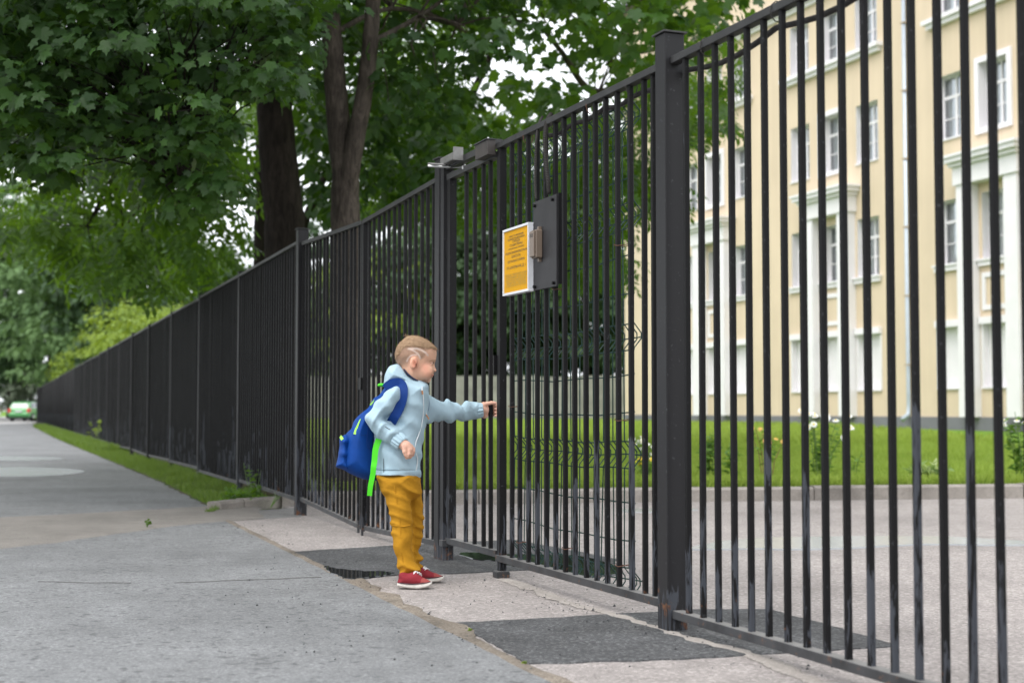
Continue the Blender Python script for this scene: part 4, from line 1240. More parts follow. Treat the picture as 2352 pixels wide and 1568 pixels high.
# ---- dark tree right behind the vehicle gate
b0 = at(690, 700, 22.0); b0.z = 0.12
poly6 = [(680,330),(675,130),(760,110),(900,180),(1030,200),(1010,420),(960,470),(900,430),(860,480),(740,520),(700,470)]
t, C, pos, nrm, tip, tint = ash_tree('elm_tree', 'dark leaved elm filling the gap behind the forked tree', [b0, at(690,700,22), at(694,540,22), at(740,420,22), at(830,250,22)], 0.085, 0.05,
    poly6, 17, 24, 130, 24, 0.2, M['bgtree'], crad=(0.35,0.65), tm=0.3)
leaf_obj('crown', QT, QF, pos, nrm, tip, rng.uniform(0.13,0.22,len(pos)), M['maple'], t, tint)

# ---- background trees: lobed crowns of small leaves
def far_tree(name, label, base, h, rad, mat, nl=55, per=110, leaf=(0.22,0.4), trunk_r=0.2, low=0.25, flat=1.0, group=None, bark_='bark_dark', drop=1.0, cat='tree', zb=0.1):
    t = empty(name, (base[0], base[1], 0), 0, label, cat, group)
    base = Vector((0, 0, zb))
    if trunk_r:
        limb(MB(), [base, base+Vector((0.1,0,h*0.25)), base+Vector((-0.1,0.1,h*0.6)), base+Vector((0,0,h*0.85))], trunk_r, trunk_r*0.3, 8).build('trunk', M[bark_], t, True)
    d = unit(rng.normal(size=(nl,3))); k = rng.uniform(0.35,1.0,nl)**0.6
    cz = h*(low + (1-low)/2); rz = h*(1-low)/2
    C = np.array([base.x, base.y, base.z+cz]) + d*k[:,None]*np.array([rad, rad*flat, rz])
    pos, nrm, tip, idx = clump_leaves(C, rng.uniform(0.22,0.42,nl)*min(rad, 4.5), per, up=0.6, flat=0.75, drop=drop, shell=0.45)
    tint = np.clip(0.45 + 0.5*(rng.random(nl)[idx]-0.5) + rng.normal(0,0.15,len(pos)), 0, 1)
    leaf_obj('crown', QT, QF, pos, nrm, tip, rng.uniform(leaf[0], leaf[1], len(pos)), mat, t, tint)
    return t
def on_ground(px, Y): 
    return ((px-1176)/F_PX*Y, Y)
# behind the lawn and the concrete wall
for (px, Y, h, r, m, lab) in ((760, 82, 13, 5.0, 'bgtree', 'round tree far behind the vehicle gate, beyond the lawn'), (880, 80, 10, 4.6, 'ybush', 'pale yellow green tree seen through the nearer gate leaf'),
        (985, 80, 12, 4.8, 'bgtree', 'dark tree beyond the lawn seen beside the middle gate post'), (1100, 79, 11, 4.6, 'bgtree', 'dense dark tree beyond the lawn seen through the wicket gate'), (1230, 79, 14, 4.6, 'bgtree', 'tall tree just over the concrete wall behind the yellow sign'),
        (1345, 77, 11, 4.0, 'bgtree', 'narrow tree beside the corner of the school building'), (640, 84, 9, 5.0, 'bgwillow', 'pale willow far behind the long fence')):
    far_tree('lawn_tree', lab, on_ground(px, Y), h, r, M[m], group='trees beyond the lawn', low=0.14, leaf=(0.28,0.5))
for (px, Y, h, r, m, lab) in ((1010, 92, 18, 7.0, 'bgtree', 'tall tree behind the concrete wall, left of the wicket gate'), (1200, 96, 20, 7.5, 'bgwillow', 'tall pale tree behind the concrete wall above the wire mesh'), (1370, 94, 17, 6.0, 'bgtree', 'tall tree behind the concrete wall next to the school building')):
    far_tree('wall_tree', lab, on_ground(px, Y), h, r, M[m], group='trees behind the concrete wall', low=0.2, leaf=(0.4,0.65))
# beyond the long fence and down the street
for (px, Y, h, r, m, lab) in ((390, 58, 8.2, 3.2, 'bgtree', 'mid green tree rising above the middle of the long fence'), (330, 72, 11, 4.6, 'bgtree', 'round tree above the far part of the long fence'), (215, 84, 12, 5.6, 'bgwillow', 'broad willow above the yellow green shrubs'),
        (110, 112, 17, 6.5, 'bgwillow', 'grey green willow at the far end of the fence'), (20, 132, 22, 8.0, 'bgwillow', 'tall pale tree at the left edge down the street'), (-40, 118, 16, 5.5, 'bgtree', 'dark tree beside the street at the left edge'),
        (70, 150, 14, 7.0, 'bgtree', 'dark tree behind the green car'), (180, 125, 19, 7.5, 'bgtree', 'tall dark tree behind the willows'), (520, 78, 7.5, 4.0, 'bgwillow', 'pale loose tree seen in the sky gap beside the maple trunk'), (-140, 150, 24, 10, 'bgwillow', 'large tree closing the street on the left'), (-420, 120, 20, 8.5, 'bgtree', 'large tree beyond the pavement outside the left edge'), (-760, 105, 18, 8.0, 'bgwillow', 'pale tree beyond the pavement far outside the left edge')):
    far_tree('street_tree', lab, on_ground(px, Y), h, r, M[m], group='trees down the street', low=0.10, leaf=(0.3,0.55) if Y < 90 else (0.45,0.8))
k = 0
for s, h, r in ((18, 2.6, 1.0), (22, 3.0, 1.2), (27, 3.5, 1.4), (32, 4.0, 1.6), (37, 4.4, 1.8), (43, 4.8, 2.0), (49, 5.2, 2.2), (57, 5.4, 2.4), (65, 5.4, 2.5), (74, 5.2, 2.5)):
    p = P1 + LDIR*s - LN*(r+0.35)
    far_tree('shrub', ['yellow green shrub behind the long fence, %s of the row' % w for w in ('nearest', 'second', 'third', 'fourth', 'fifth', 'sixth', 'seventh', 'eighth', 'ninth', 'farthest')][k], (p.x, p.y), h, r, M['ybush'], nl=26, per=80, leaf=(0.12,0.24), trunk_r=0.03, low=0.1, group='yellow green shrubs behind the fence', cat='shrub')
    k += 1
far_tree('shrub', 'silvery grey shrub behind the green car', on_ground(72, 118), 4.2, 2.6, M['silver'], nl=36, per=70, leaf=(0.25,0.45), trunk_r=0.04, low=0.05, cat='shrub')

far_tree('hedge', 'long dark hedge showing above the concrete wall', on_ground(985, 78.5), 6.5, 15.0, M['bgtree'], nl=150, per=90, leaf=(0.3,0.5), trunk_r=0, low=0.04, cat='hedge', flat=0.08)
# ------------------------------------------------------------------ grass
def blades(name, xy, z, h, mat, parent=None, tint=None, lean=0.35, w=1.0, label=None, cat=None):
    n = len(xy)
    pos = np.column_stack([xy, z])
    tip = unit(np.column_stack([rng.normal(0,lean,n), rng.normal(0,lean,n), np.ones(n)]))
    nrm = unit(np.column_stack([rng.normal(size=n), rng.normal(size=n), np.zeros(n)+0.05]))
    T = GT*np.array([w,1,1])
    o = leaf_obj(name, T, GF, pos, nrm, tip, h, mat, parent, tint)
    if label: tag(o, label, cat)
    return o
ka2, kb2 = gp(505,1172), gp(690,1158)
# verge: between pavement edge and fence
def verge_pts(n, y0, y1, power=1.0):
    Y = y0 + (y1-y0)*rng.random(n)**power
    ey = np.array([e.y for e in [gp(500,1168)] + edge]); ex = np.array([e.x for e in [gp(500,1168)] + edge])
    o_ = np.argsort(ey)
    xl = np.interp(Y, ey[o_], ex[o_]); xr = np.array([P1.x - 0.36*(y-P1.y) for y in Y]) + 0.1
    t_ = rng.random(n)
    return np.column_stack([xl + (xr-xl)*t_ , Y]), t_
xy, tt = verge_pts(34000, 11.7, 30, 1.5)
nz = 0.5+0.5*np.sin(xy[:,0]*5.1+1)*np.sin(xy[:,1]*2.3) 
keep = rng.random(len(xy)) < 0.35 + 0.65*nz
xy = xy[keep]; nz = nz[keep]
kv = kb2 - ka2; kn2 = Vector((-kv.y, kv.x, 0)).normalized()
side = (xy[:,0]-ka2.x)*kn2.x + (xy[:,1]-ka2.y)*kn2.y
ok = (side > 0.15) | (xy[:,0] < ka2.x)
xy = xy[ok]; nz = nz[ok]
blades('grass', xy, np.full(len(xy), 0.01), rng.uniform(0.03,0.10,len(xy))*(0.5+0.8*nz)*np.clip((xy[:,1]-11.6)/0.8,0.35,1), M['grass'], tint=np.clip(rng.normal(0.5,0.22,len(xy)) + 0.3*np.clip((xy[:,1]-14)/6,0,1),0,1), label='short green grass of the verge along the fence', cat='grass')
xy, tt = verge_pts(22000, 28, 92, 1.0)
blades('grass', xy, np.full(len(xy), 0.01), rng.uniform(0.08,0.18,len(xy)), M['grass'], tint=np.clip(rng.normal(0.65,0.2,len(xy)),0,1), w=1.8, label='bright far grass of the verge towards the green car', cat='grass')
# weedy corner by the kerb stub
n = 3800
ka, kb = gp(500,1169), gp(672,1152)
t_ = rng.random(n); wx = np.array([ka.x, ka.y])[None]*(1-t_[:,None]) + np.array([kb.x, kb.y])[None]*t_[:,None]
xy = wx + np.column_stack([rng.normal(0.03,0.10,n), np.abs(rng.normal(0.10,0.26,n))+0.17])
mk = (xy[:,0] < np.array([P1.x-0.36*(y-P1.y) for y in xy[:,1]])-0.03) & (xy[:,0] > ka.x-0.05)
xy = xy[mk]; n = len(xy)
d = unit(np.column_stack([rng.normal(size=n), rng.normal(size=n)-0.3, 0.6+rng.random(n)]))
lump = 0.5+0.5*np.sin(xy[:,0]*9)*np.sin(xy[:,1]*7)
o = leaf_obj('weeds', QT, QF, np.column_stack([xy, rng.uniform(0.01,0.13,n)*(0.4+0.9*lump)]), d, unit(rng.normal(size=(n,3))), rng.uniform(0.02,0.055,n), M['ash'], None, np.clip(rng.normal(.65,.2,n),0,1))
tag(o, 'low leafy weeds at the corner of the verge beside the kerb', 'weeds')
# lawn
def lawn_pts(n, q0, q1, power):
    q = q0 + (q1-q0)*rng.random(n)**power
    u_ = rng.random(n)
    base = np.array([[*(KA - kd*2)[:2]]]) + u_[:,None]*np.array([[*(kd*(11.0))[:2]]])
    sp = (0.36*u_ - 0.10)
    X = base[:,0] + kn.x*q + q*sp*0.9; Y = base[:,1] + kn.y*q
    ok = X > np.array([fence_x(y) for y in Y]) + 0.2
    return np.column_stack([X, Y])[ok], q[ok]
xy, q = lawn_pts(75000, 0.16, 14, 1.7)
patch = 0.5+0.5*np.sin(xy[:,0]*1.3+0.5*np.sin(xy[:,1]))*np.sin(xy[:,1]*0.9)
dry = np.exp(-q/1.2)*rng.random(len(q))
blades('grass', xy, np.array([lawn_z(x,y) for x,y in xy])-0.005, rng.uniform(0.05,0.13,len(xy)), M['lawn_grass'], tint=np.clip(0.55+0.25*patch+rng.normal(0,0.15,len(xy))-0.2*dry,0,1), w=1.5, label='bright mown grass of the near school lawn', cat='grass')
xy, q = lawn_pts(70000, 13, 62, 1.2)
blades('grass', xy, np.array([lawn_z(x,y) for x,y in xy])-0.005, rng.uniform(0.10,0.22,len(xy)), M['lawn_grass'], tint=np.clip(rng.normal(0.72,0.17,len(xy)),0,1), w=2.6, label='yellow green far grass of the lawn below the school building', cat='grass')
# ------------------------------------------------------------------ the boy, modelled as implicit surfaces
import openvdb as vdb
class SDF:
    def __init__(s, lo, hi, h):
        s.lo = np.array(lo, float); s.h = h
        s.n = np.ceil((np.array(hi)-s.lo)/h).astype(int)
        s.a = np.full(s.n, 0.1, np.float32)
    def block(s, lo, hi):
        i0 = np.clip(np.floor((np.array(lo)-s.lo)/s.h).astype(int), 0, s.n); i1 = np.clip(np.ceil((np.array(hi)-s.lo)/s.h).astype(int)+1, 0, s.n)
        ax = [s.lo[k] + np.arange(i0[k], i1[k])*s.h for k in range(3)]
        return tuple(slice(i0[k], i1[k]) for k in range(3)), ax
    def add(s, lo, hi, fn, k=0.01, mode='u'):
        sl, (x, y, z) = s.block(lo, hi)
        if 0 in s.a[sl].shape: return s
        d = fn(x[:,None,None], y[None,:,None], z[None,None,:]).astype(np.float32)
        d = np.broadcast_to(d, s.a[sl].shape)
        a = s.a[sl]
        if mode == 'u':
            h = np.clip(0.5+0.5*(a-d)/k, 0, 1); s.a[sl] = a*(1-h)+d*h - k*h*(1-h)
        elif mode == 's':
            h = np.clip(0.5-0.5*(a+d)/k, 0, 1); s.a[sl] = a*(1-h) - d*h + k*h*(1-h)
        elif mode == 'i':
            h = np.clip(0.5-0.5*(d-a)/k, 0, 1); s.a[sl] = d*(1-h)+a*h + k*h*(1-h)
        elif mode == 'd':
            s.a[sl] = a + d
        return s
    def cone(s, a, b, r1, r2, k=0.01, mode='u'):
        a = np.array(a, float); b = np.array(b, float); ba = b-a; L = max(1e-9, ba@ba); m = max(r1, r2)+k*2+0.01
        def fn(x, y, z):
            t = np.clip(((x-a[0])*ba[0]+(y-a[1])*ba[1]+(z-a[2])*ba[2])/L, 0, 1)
            return np.sqrt((x-a[0]-t*ba[0])**2+(y-a[1]-t*ba[1])**2+(z-a[2]-t*ba[2])**2) - (r1+(r2-r1)*t)
        return s.add(np.minimum(a,b)-m, np.maximum(a,b)+m, fn, k, mode)
    def chain(s, pts, rads, k=0.008):
        for i in range(len(pts)-1): s.cone(pts[i], pts[i+1], rads[i], rads[i+1], k)
        return s
    def ell(s, c, r, k=0.01, mode='u', tilt=0.0):
        c = np.array(c, float); r = np.array(r, float); m = r.max()+2*k+0.01; ct, st = math.cos(tilt), math.sin(tilt)
        def fn(x, y, z):
            X = (x-c[0])*ct+(z-c[2])*st; Z = -(x-c[0])*st+(z-c[2])*ct; Y = y-c[1]
            k0 = np.sqrt((X/r[0])**2+(Y/r[1])**2+(Z/r[2])**2); k1 = np.sqrt((X/r[0]**2)**2+(Y/r[1]**2)**2+(Z/r[2]**2)**2)+1e-9
            return k0*(k0-1)/k1
        return s.add(c-m, c+m, fn, k, mode)
    def mesh(s):
        g = vdb.FloatGrid(); g.background = 0.1
        g.copyFromArray(np.ascontiguousarray(s.a))
        p, q = g.convertToQuads(0.0)
        return p*s.h + s.lo, np.asarray(q)[:, ::-1]
def poly_sd(P, x, z):
    """signed distance inside polygon, positive inside; x (nx,1) z (1,nz)"""
    x = x.reshape(-1,1); z = z.reshape(1,-1)
    d = np.full((x.shape[0], z.shape[1]), 1e9); ins = np.zeros_like(d, bool); n = len(P)
    for i in range(n):
        ax, az = P[i]; bx, bz = P[(i+1)%n]; ex, ez = bx-ax, bz-az
        t = np.clip(((x-ax)*ex+(z-az)*ez)/max(1e-12, ex*ex+ez*ez), 0, 1)
        d = np.minimum(d, (x-ax-t*ex)**2+(z-az-t*ez)**2)
        ins ^= ((az > z) != (bz > z)) & (x < ex*(z-az)/(ez if ez else 1e-12)+ax)
    d = np.sqrt(d); return np.where(ins, d, -d)
def smooth_poly(P, sub=4):
    out = []; n = len(P); P = [np.array(p, float) for p in P]
    for i in range(n):
        p0,p1,p2,p3 = P[i-1],P[i],P[(i+1)%n],P[(i+2)%n]
        for j in range(sub):
            u = j/sub; out.append(0.5*((2*p1)+(p2-p0)*u+(2*p0-5*p1+4*p2-p3)*u*u+(3*p1-p0-3*p2+p3)*u**3))
    return out
def A_(cx, cy): return (753.4+.2344*cx, 735+.2344*cy)
def L_(cx, cy): return (753.4+.2169*cx, 1038.2+.2169*cy)
def H_(cx, cy): return (882+.09375*cx, 753.4+.09375*cy)
Y0 = 6.90
class Inflate:
    """rounded solid whose side view is a polygon; Yc may follow x"""
    def __init__(s, px, Yc, W, Rd, smooth=True, Yfun=None, Wfun=None, power=2.0):
        Yf = (lambda p: Yfun(p)) if Yfun else (lambda p: Yc)
        P = [tuple(at(p[0], p[1], Yf(p[0]))) for p in px]
        Q = [(q[0], q[2]) for q in P]
        s.P = [tuple(q) for q in (smooth_poly(Q) if smooth else Q)]
        s.W = W; s.Rd = Rd; s.Wfun = Wfun; s.power = power
        xs = np.array([p[0] for p in s.P]); zs = np.array([p[1] for p in s.P])
        s.x0, s.x1, s.z0, s.z1 = xs.min(), xs.max(), zs.min(), zs.max()
        if Yfun:
            tab = sorted((at(p, 900, Yfun(p)).x, Yfun(p)) for p in np.linspace(min(q[0] for q in px)-10, max(q[0] for q in px)+10, 30))
            s.yc = lambda x: np.interp(x, [t[0] for t in tab], [t[1] for t in tab])
            s.ylo, s.yhi = min(t[1] for t in tab), max(t[1] for t in tab)
        else:
            s.yc = lambda x: np.full(np.shape(x), Yc); s.ylo = s.yhi = Yc
    def width(s, x, z):
        d = poly_sd(s.P, x.ravel(), z.ravel())
        t = 1-np.clip(d/s.Rd, 0, 1)
        W = s.W if s.Wfun is None else s.Wfun(x.reshape(-1,1), z.reshape(1,-1))
        return W*(np.clip(1-t**s.power, 0, 1))**(1/s.power), d
    def surf_y(s, x, z, side=-1):
        w, d = s.width(np.array([x]), np.array([z])); return float(s.yc(np.array([x]))[0] + side*w[0,0])
    def fn(s, x, y, z):
        d = poly_sd(s.P, x.ravel(), z.ravel())
        W = s.W*np.ones_like(d) if s.Wfun is None else s.Wfun(x.reshape(-1,1), z.reshape(1,-1))*np.ones_like(d)
        t = 1-np.minimum(d/s.Rd, 1)
        yy = np.abs(y - s.yc(x.ravel())[:,None,None])
        f = ((yy/W[:,None,:])**s.power + (t[:,None,:])**s.power)**(1/s.power) - 1
        return f*np.minimum(W, s.Rd)[:,None,:]*0.8
    def to(s, S, k=0.01, mode='u', m=0.03):
        W = s.W if s.Wfun is None else s.W
        return S.add((s.x0-m, s.ylo-W-m, s.z0-m), (s.x1+m, s.yhi+W+m, s.z1+m), s.fn, k, mode)
def sine_noise(seed, n, f0, f1, stretch=(1,1,1)):
    r = np.random.default_rng(seed)
    K = unit(r.normal(size=(n,3)))*np.array(stretch)*r.uniform(f0, f1, n)[:,None]; ph = r.uniform(0, 6.28, n)
    def fn(x, y, z):
        out = 0
        for k, p in zip(K, ph): out = out + np.sin(k[0]*x+k[1]*y+k[2]*z+p)
        return out/n
    return fn
def wrinkle(axis, freq, warp_seed, amp, lo, hi, sharp=2.0, mask=None):
    """cloth creases running across an axis"""
    w1 = sine_noise(warp_seed, 5, 14, 34); w2 = sine_noise(warp_seed+1, 4, 10, 22); ax = np.array(axis, float); ax /= np.linalg.norm(ax)
    def fn(x, y, z):
        ph = (ax[0]*x+ax[1]*y+ax[2]*z)*freq + 3.4*w1(x,y,z)
        r = (0.5+0.5*np.cos(ph))**sharp
        m = np.clip(0.5+1.2*w2(x,y,z), 0, 1)
        if mask is not None: m = m*mask(x,y,z)
        return -amp*(r-0.35)*m
    return lo, hi, fn
def sdf_obj(name, S, mat, parent, smooth_it=2):
    V, F = S.mesh()
    me = np_mesh(name, V, F, mat, True)
    if smooth_it:
        bm = bmesh.new(); bm.from_mesh(me)
        for _ in range(smooth_it): bmesh.ops.smooth_vert(bm, verts=bm.verts, factor=0.5, use_axis_x=True, use_axis_y=True, use_axis_z=True)
        bm.to_mesh(me); bm.free(); me.shade_smooth()
    return obj(name, me, parent), V

def cloth(name, col, rough=0.85, var=0.06, weave=900, bump=0.12, sheen=0.0, spec=0.25):
    t = NT(name); c = t.coord('pos')
    t.set(col=t.ramp(t.noise(14, 4, 0.6, c), [(0.3, tuple(x*(1-var) for x in col)), (0.7, tuple(min(1,x*(1+var)) for x in col))]), rough=rough, spec=spec, sheen=sheen)
    h = t.math('ADD', t.noise(weave, 2, 0.5, c), t.math('MULTIPLY', t.noise(34, 4, 0.65, c, 0.8), 3.0))
    t.bump(h, bump, 0.004); return t.m
M['jacket'] = cloth('light_blue_softshell', (0.37,0.50,0.575), 0.9, 0.05, 900, 0.22, 0.0, 0.12)
M['navy'] = cloth('navy_lining', (0.02,0.03,0.07), 0.9)
M['pants'] = cloth('mustard_cotton', (0.43,0.21,0.018), 0.95, 0.10, 700, 0.35, 0.0, 0.1)
M['shoe'] = cloth('red_canvas', (0.23,0.022,0.032), 0.85, 0.18, 900, 0.2)
M['shoe2'] = cloth('red_suede', (0.30,0.065,0.06), 0.95, 0.15, 900, 0.2)
M['sole'] = simple('white_rubber', (0.55,0.52,0.48), 0.7, var=0.18, vscale=30)
M['stripe'] = simple('dark_stripe', (0.02,0.02,0.03), 0.7)
M['lace'] = simple('white_lace', (0.72,0.70,0.70), 0.85, var=0.05)
M['bag'] = cloth('royal_blue_nylon', (0.0015,0.045,0.235), 0.65, 0.12, 1200, 0.2, 0.0, 0.2)
M['bag2'] = cloth('royal_blue_padding', (0.0012,0.030,0.17), 0.7, 0.08, 500, 0.2)
M['lime'] = cloth('lime_webbing', (0.075,0.62,0.02), 0.6, 0.05, 1200, 0.1)
M['lime2'] = cloth('pale_lime_piping', (0.36,0.72,0.10), 0.6, 0.05)
M['zip'] = simple('pale_zip', (0.62,0.66,0.68), 0.45, 0.2)
M['orange'] = simple('orange_pull', (0.45,0.20,0.08), 0.6)
skin = NT('skin')
va = skin.n('Attribute'); va.attribute_name = 'paint'
cc = skin.coord('pos')
skin.set(col=skin.mix(1.0, va.outputs['Color'], skin.ramp(skin.noise(60, 3, 0.6, cc), [(0.3, 0.95), (0.7, 1.04)]), 'MULTIPLY'), rough=0.55, sss=0.12, spec=0.35)
skin.p.inputs['Subsurface Radius'].default_value = (0.01, 0.004, 0.002)
skin.p.inputs['Subsurface Scale'].default_value = 0.6
skin.bump(skin.noise(400, 2, 0.5, cc), 0.08, 0.002)
M['skin'] = skin.m
hm = NT('hair'); cc = hm.coord('pos', (60, 60, 240))
hm.set(col=hm.ramp(hm.noise(9, 4, 0.7, cc), [(0.32, (0.10,0.058,0.032)), (0.5, (0.32,0.20,0.115)), (0.68, (0.60,0.43,0.28))]), rough=0.6, spec=0.3)
hm.bump(hm.noise(14, 3, 0.7, cc), 0.5, 0.004)
M['hair'] = hm.m

BOY = empty('person', gp(955, 1345), 0, 'boy in light blue jacket and mustard trousers holding the wicket gate', 'person')
BOY.location = (0,0,0)
# ---------- body: head, neck, hidden trunk and limbs, hands: one surface
headpx = [H_(*p) for p in [(1262,470),(1285,560),(1290,640),(1278,735),(1272,785),(1240,855),(1243,930),(1264,985),(1287,1033),(1272,1064),(1228,1077),(1208,1092),(1218,1128),(1219,1150),(1188,1166),(1204,1188),(1158,1215),(1150,1255),(1130,1310),(1078,1340),(960,1302),(860,1300),(860,1420),(560,1300),(440,1000),(400,930),(332,868),(285,760),(270,640),(300,505),(362,390),(450,303),(525,240),(610,200),(750,192),(895,222),(1010,276),(1140,360)]]
xf0, xf1 = at(*H_(900,900), Y0).x, at(*H_(1240,900), Y0).x
xn = at(*H_(1215,1000), Y0).x
def headW(x, z):
    w = np.interp(x, [xf0-0.10, xf0-0.03, xf0, xf0+0.5*(xf1-xf0), xn, xn+0.018], [0.070, 0.0775, 0.074, 0.066, 0.046, 0.020])
    zj = at(*H_(900,1150), Y0).z; zt = at(*H_(900,700), Y0).z
    return w*np.interp(z, [zj-0.05, zj, zt], [0.68, 0.80, 1.0])
head = Inflate(headpx, Y0, 0.0775, 0.075, True, None, headW)
head.P = [tuple(p) for p in head.P]
B = SDF((-0.80, 6.55, 0.02), (0.12, 7.45, 1.28), 0.003)
head.to(B, 0.004)
earc = at(*H_(750,870), Y0)
for sd in (-1, 1):
    ey = head.surf_y(earc.x, earc.z, sd)
    B.ell((earc.x, ey+sd*0.006, earc.z), (0.0175, 0.011, 0.0290), 0.004, 'u', -0.16)
    B.ell((earc.x+0.004, ey+sd*0.019, earc.z+0.002), (0.0105, 0.009, 0.0185), 0.004, 's', -0.16)
    B.ell((earc.x-0.003, ey+sd*0.008, earc.z-0.001), (0.006, 0.006, 0.011), 0.003, 'u', -0.3)
    # eye socket and eyeball, cheek
    e = at(*H_(1185,868), Y0); ys = head.surf_y(e.x-0.004, e.z, sd)
    B.ell((e.x+0.004, ys+sd*0.004, e.z), (0.013, 0.011, 0.010), 0.008, 's')
    B.ell((e.x-0.005, ys-sd*0.006, e.z-0.001), (0.0115, 0.0115, 0.0105), 0.002)
    nl_ = at(*H_(1228,1046), Y0); B.ell((nl_.x-0.002, Y0+sd*0.0085, nl_.z), (0.009,0.006,0.007), 0.004)
    ck = at(*H_(1050,1080), Y0); B.ell((ck.x, Y0+sd*0.038, ck.z), (0.030,0.022,0.030), 0.02)
B.cone(at(*H_(700,1150), Y0), at(*A_(740,690), Y0), 0.052, 0.056, 0.03)                  # neck
B.chain([at(*A_(740,690), Y0), at(*A_(700,1000), Y0), at(918, 1110, Y0)], [0.062, 0.07, 0.07], 0.03)   # trunk
Yn, Yf = 6.775, 7.025
shN, elN, wrN = at(*A_(640,720), Yn), at(*A_(455,975), Yn-0.03), at(*A_(715,1200), Yn-0.045)
B.chain([at(*A_(720,740), Y0), at(*A_(640,765), Yn), at(*A_(470,965), Yn-0.012), at(*A_(600,1110), Yn-0.014), wrN], [0.05, 0.022, 0.020, 0.020, 0.020], 0.012)
farYY = lambda px: float(np.interp(px, [960, 1000, 1050, 1090, 1118], [7.01, 7.08, 7.21, GB.y-0.042, GB.y-0.037]))
shF, elF = at(*A_(900,780), Yf), at(*A_(1180,900), 7.14)
wrF = Vector((GB.x-0.062, GB.y-0.035, at(*A_(1530,880), GB.y).z))
B.chain([at(*A_(800,800), Y0), at(*A_(920,850), 7.0), at(*A_(1180,895), farYY(A_(1180,895)[0])), at(*A_(1420,888), farYY(A_(1420,888)[0])), wrF], [0.05, 0.024, 0.022, 0.021, 0.021], 0.012)
# near hand, loosely curled
def Nh(cx, cy, dy): return at(*A_(cx,cy), Yn-0.045+dy)
B.cone(wrN, Nh(762,1235,0.0), 0.021, 0.026, 0.012); B.cone(Nh(762,1235,0.012), Nh(802,1262,0.010), 0.024, 0.018, 0.012)
B.cone(Nh(770,1235,-0.012), Nh(800,1268,-0.014), 0.018, 0.016, 0.012)
for (k0, k1, k2, k3, dy, r) in (((812,1228),(838,1262),(836,1300),(822,1318),0.026,0.0078), ((815,1244),(836,1284),(828,1318),(808,1330),0.009,0.0084), ((808,1260),(818,1306),(806,1338),(786,1345),-0.008,0.0083), ((792,1272),(798,1312),(784,1338),(768,1350),-0.024,0.0074)):
    B.chain([Nh(*k0,dy), Nh(*k1,dy-0.004), Nh(*k2,dy), Nh(*k3,dy+0.006)], [r*1.15, r*1.05, r, r*0.8], 0.0035)
B.chain([Nh(745,1235,-0.02), Nh(750,1290,-0.028), Nh(762,1322,-0.026), Nh(772,1345,-0.020)], [0.012, 0.010, 0.0088, 0.007], 0.005)
# far hand closed round the gate bar
def Gh(dx, dy, dz): return Vector((GB.x+dx, GB.y+dy, wrF.z+dz))
B.cone(wrF, Gh(-0.034,-0.016,0.002), 0.021, 0.025, 0.012); B.cone(Gh(-0.036,-0.012,0.022), Gh(-0.032,-0.006,-0.026), 0.020, 0.018, 0.012)
for i, dz in enumerate((0.028, 0.010, -0.008, -0.025)):
    r = (0.0080, 0.0084, 0.0082, 0.0070)[i]
    B.chain([Gh(-0.034,0.010,dz+0.002), Gh(-0.012,0.030,dz+0.003), Gh(0.016,0.028,dz), Gh(0.027,0.006,dz-0.003), Gh(0.022,-0.015,dz-0.005)], [r*1.1, r*1.1, r, r, r*0.85], 0.003)
B.chain([Gh(-0.040,-0.022,0.014), Gh(-0.022,-0.032,0.032), Gh(0.004,-0.031,0.037), Gh(0.024,-0.022,0.036)], [0.012, 0.0105, 0.0092, 0.0075], 0.005)
body, V = sdf_obj('body', B, M['skin'], BOY, 1)
me = body.data; n = len(me.vertices); co = np.empty(n*3, np.float32); me.vertices.foreach_get('co', co); co = co.reshape(-1,3)
# painted complexion, haircut, features and shade of hollows in side-view coordinates (crop pixels of the head)
ux, vy, zc = in_view(co); hx = (ux-882)/.09375; hv = (vy-753.4)/.09375
col = np.tile(np.array([0.62,0.36,0.25]), (n,1))
def blob(cx, cy, rx, ry, c, w=1.0, ang=0.0, soft=1.0):
    ca, sa = math.cos(ang), math.sin(ang); X = (hx-cx)*ca+(hv-cy)*sa; Y = -(hx-cx)*sa+(hv-cy)*ca
    m = np.exp(-((X/rx)**2+(Y/ry)**2)**soft)*w; return m[:,None], np.array(c)
def paint(m, c):
    global col
    col = col*(1-m) + c*m
isH = (co[:,2] > at(*H_(900,1340), Y0).z) & (np.abs(co[:,0]-earc.x) < 0.16) & (np.abs(co[:,1]-Y0) < 0.12)
hp = [(1262,440),(1180,490),(1085,560),(1060,640),(1040,690),(985,745),(905,790),(862,800),(845,735),(760,700),(680,735),(640,820),(620,930),(600,1010),(500,1040),(380,960),(200,800),(200,300),(600,100),(1200,300)]
def pts_sd(P, X, Z):
    d = np.full(len(X), 1e9); ins = np.zeros(len(X), bool)
    for i in range(len(P)):
        ax, az = P[i]; bx, bz = P[(i+1)%len(P)]; ex, ez = bx-ax, bz-az
        t = np.clip(((X-ax)*ex+(Z-az)*ez)/(ex*ex+ez*ez), 0, 1); d = np.minimum(d, (X-ax-t*ex)**2+(Z-az-t*ez)**2)
        ins ^= ((az > Z) != (bz > Z)) & (X < ex*(Z-az)/(ez if ez else 1e-9)+ax)
    return np.where(ins, np.sqrt(d), -np.sqrt(d))
hd = pts_sd(hp, hx, hv)
fade = np.clip(hd/60, 0, 1)*np.clip(1.15-np.maximum(0, hv-700)/330, 0.0, 1.0)*0.9
st = rng.random(n)*0.5+0.75
hair_c = np.array([0.27,0.165,0.11])[None]*st[:,None]
fade = (fade*isH)[:,None]
col = col*(1-fade) + hair_c*fade
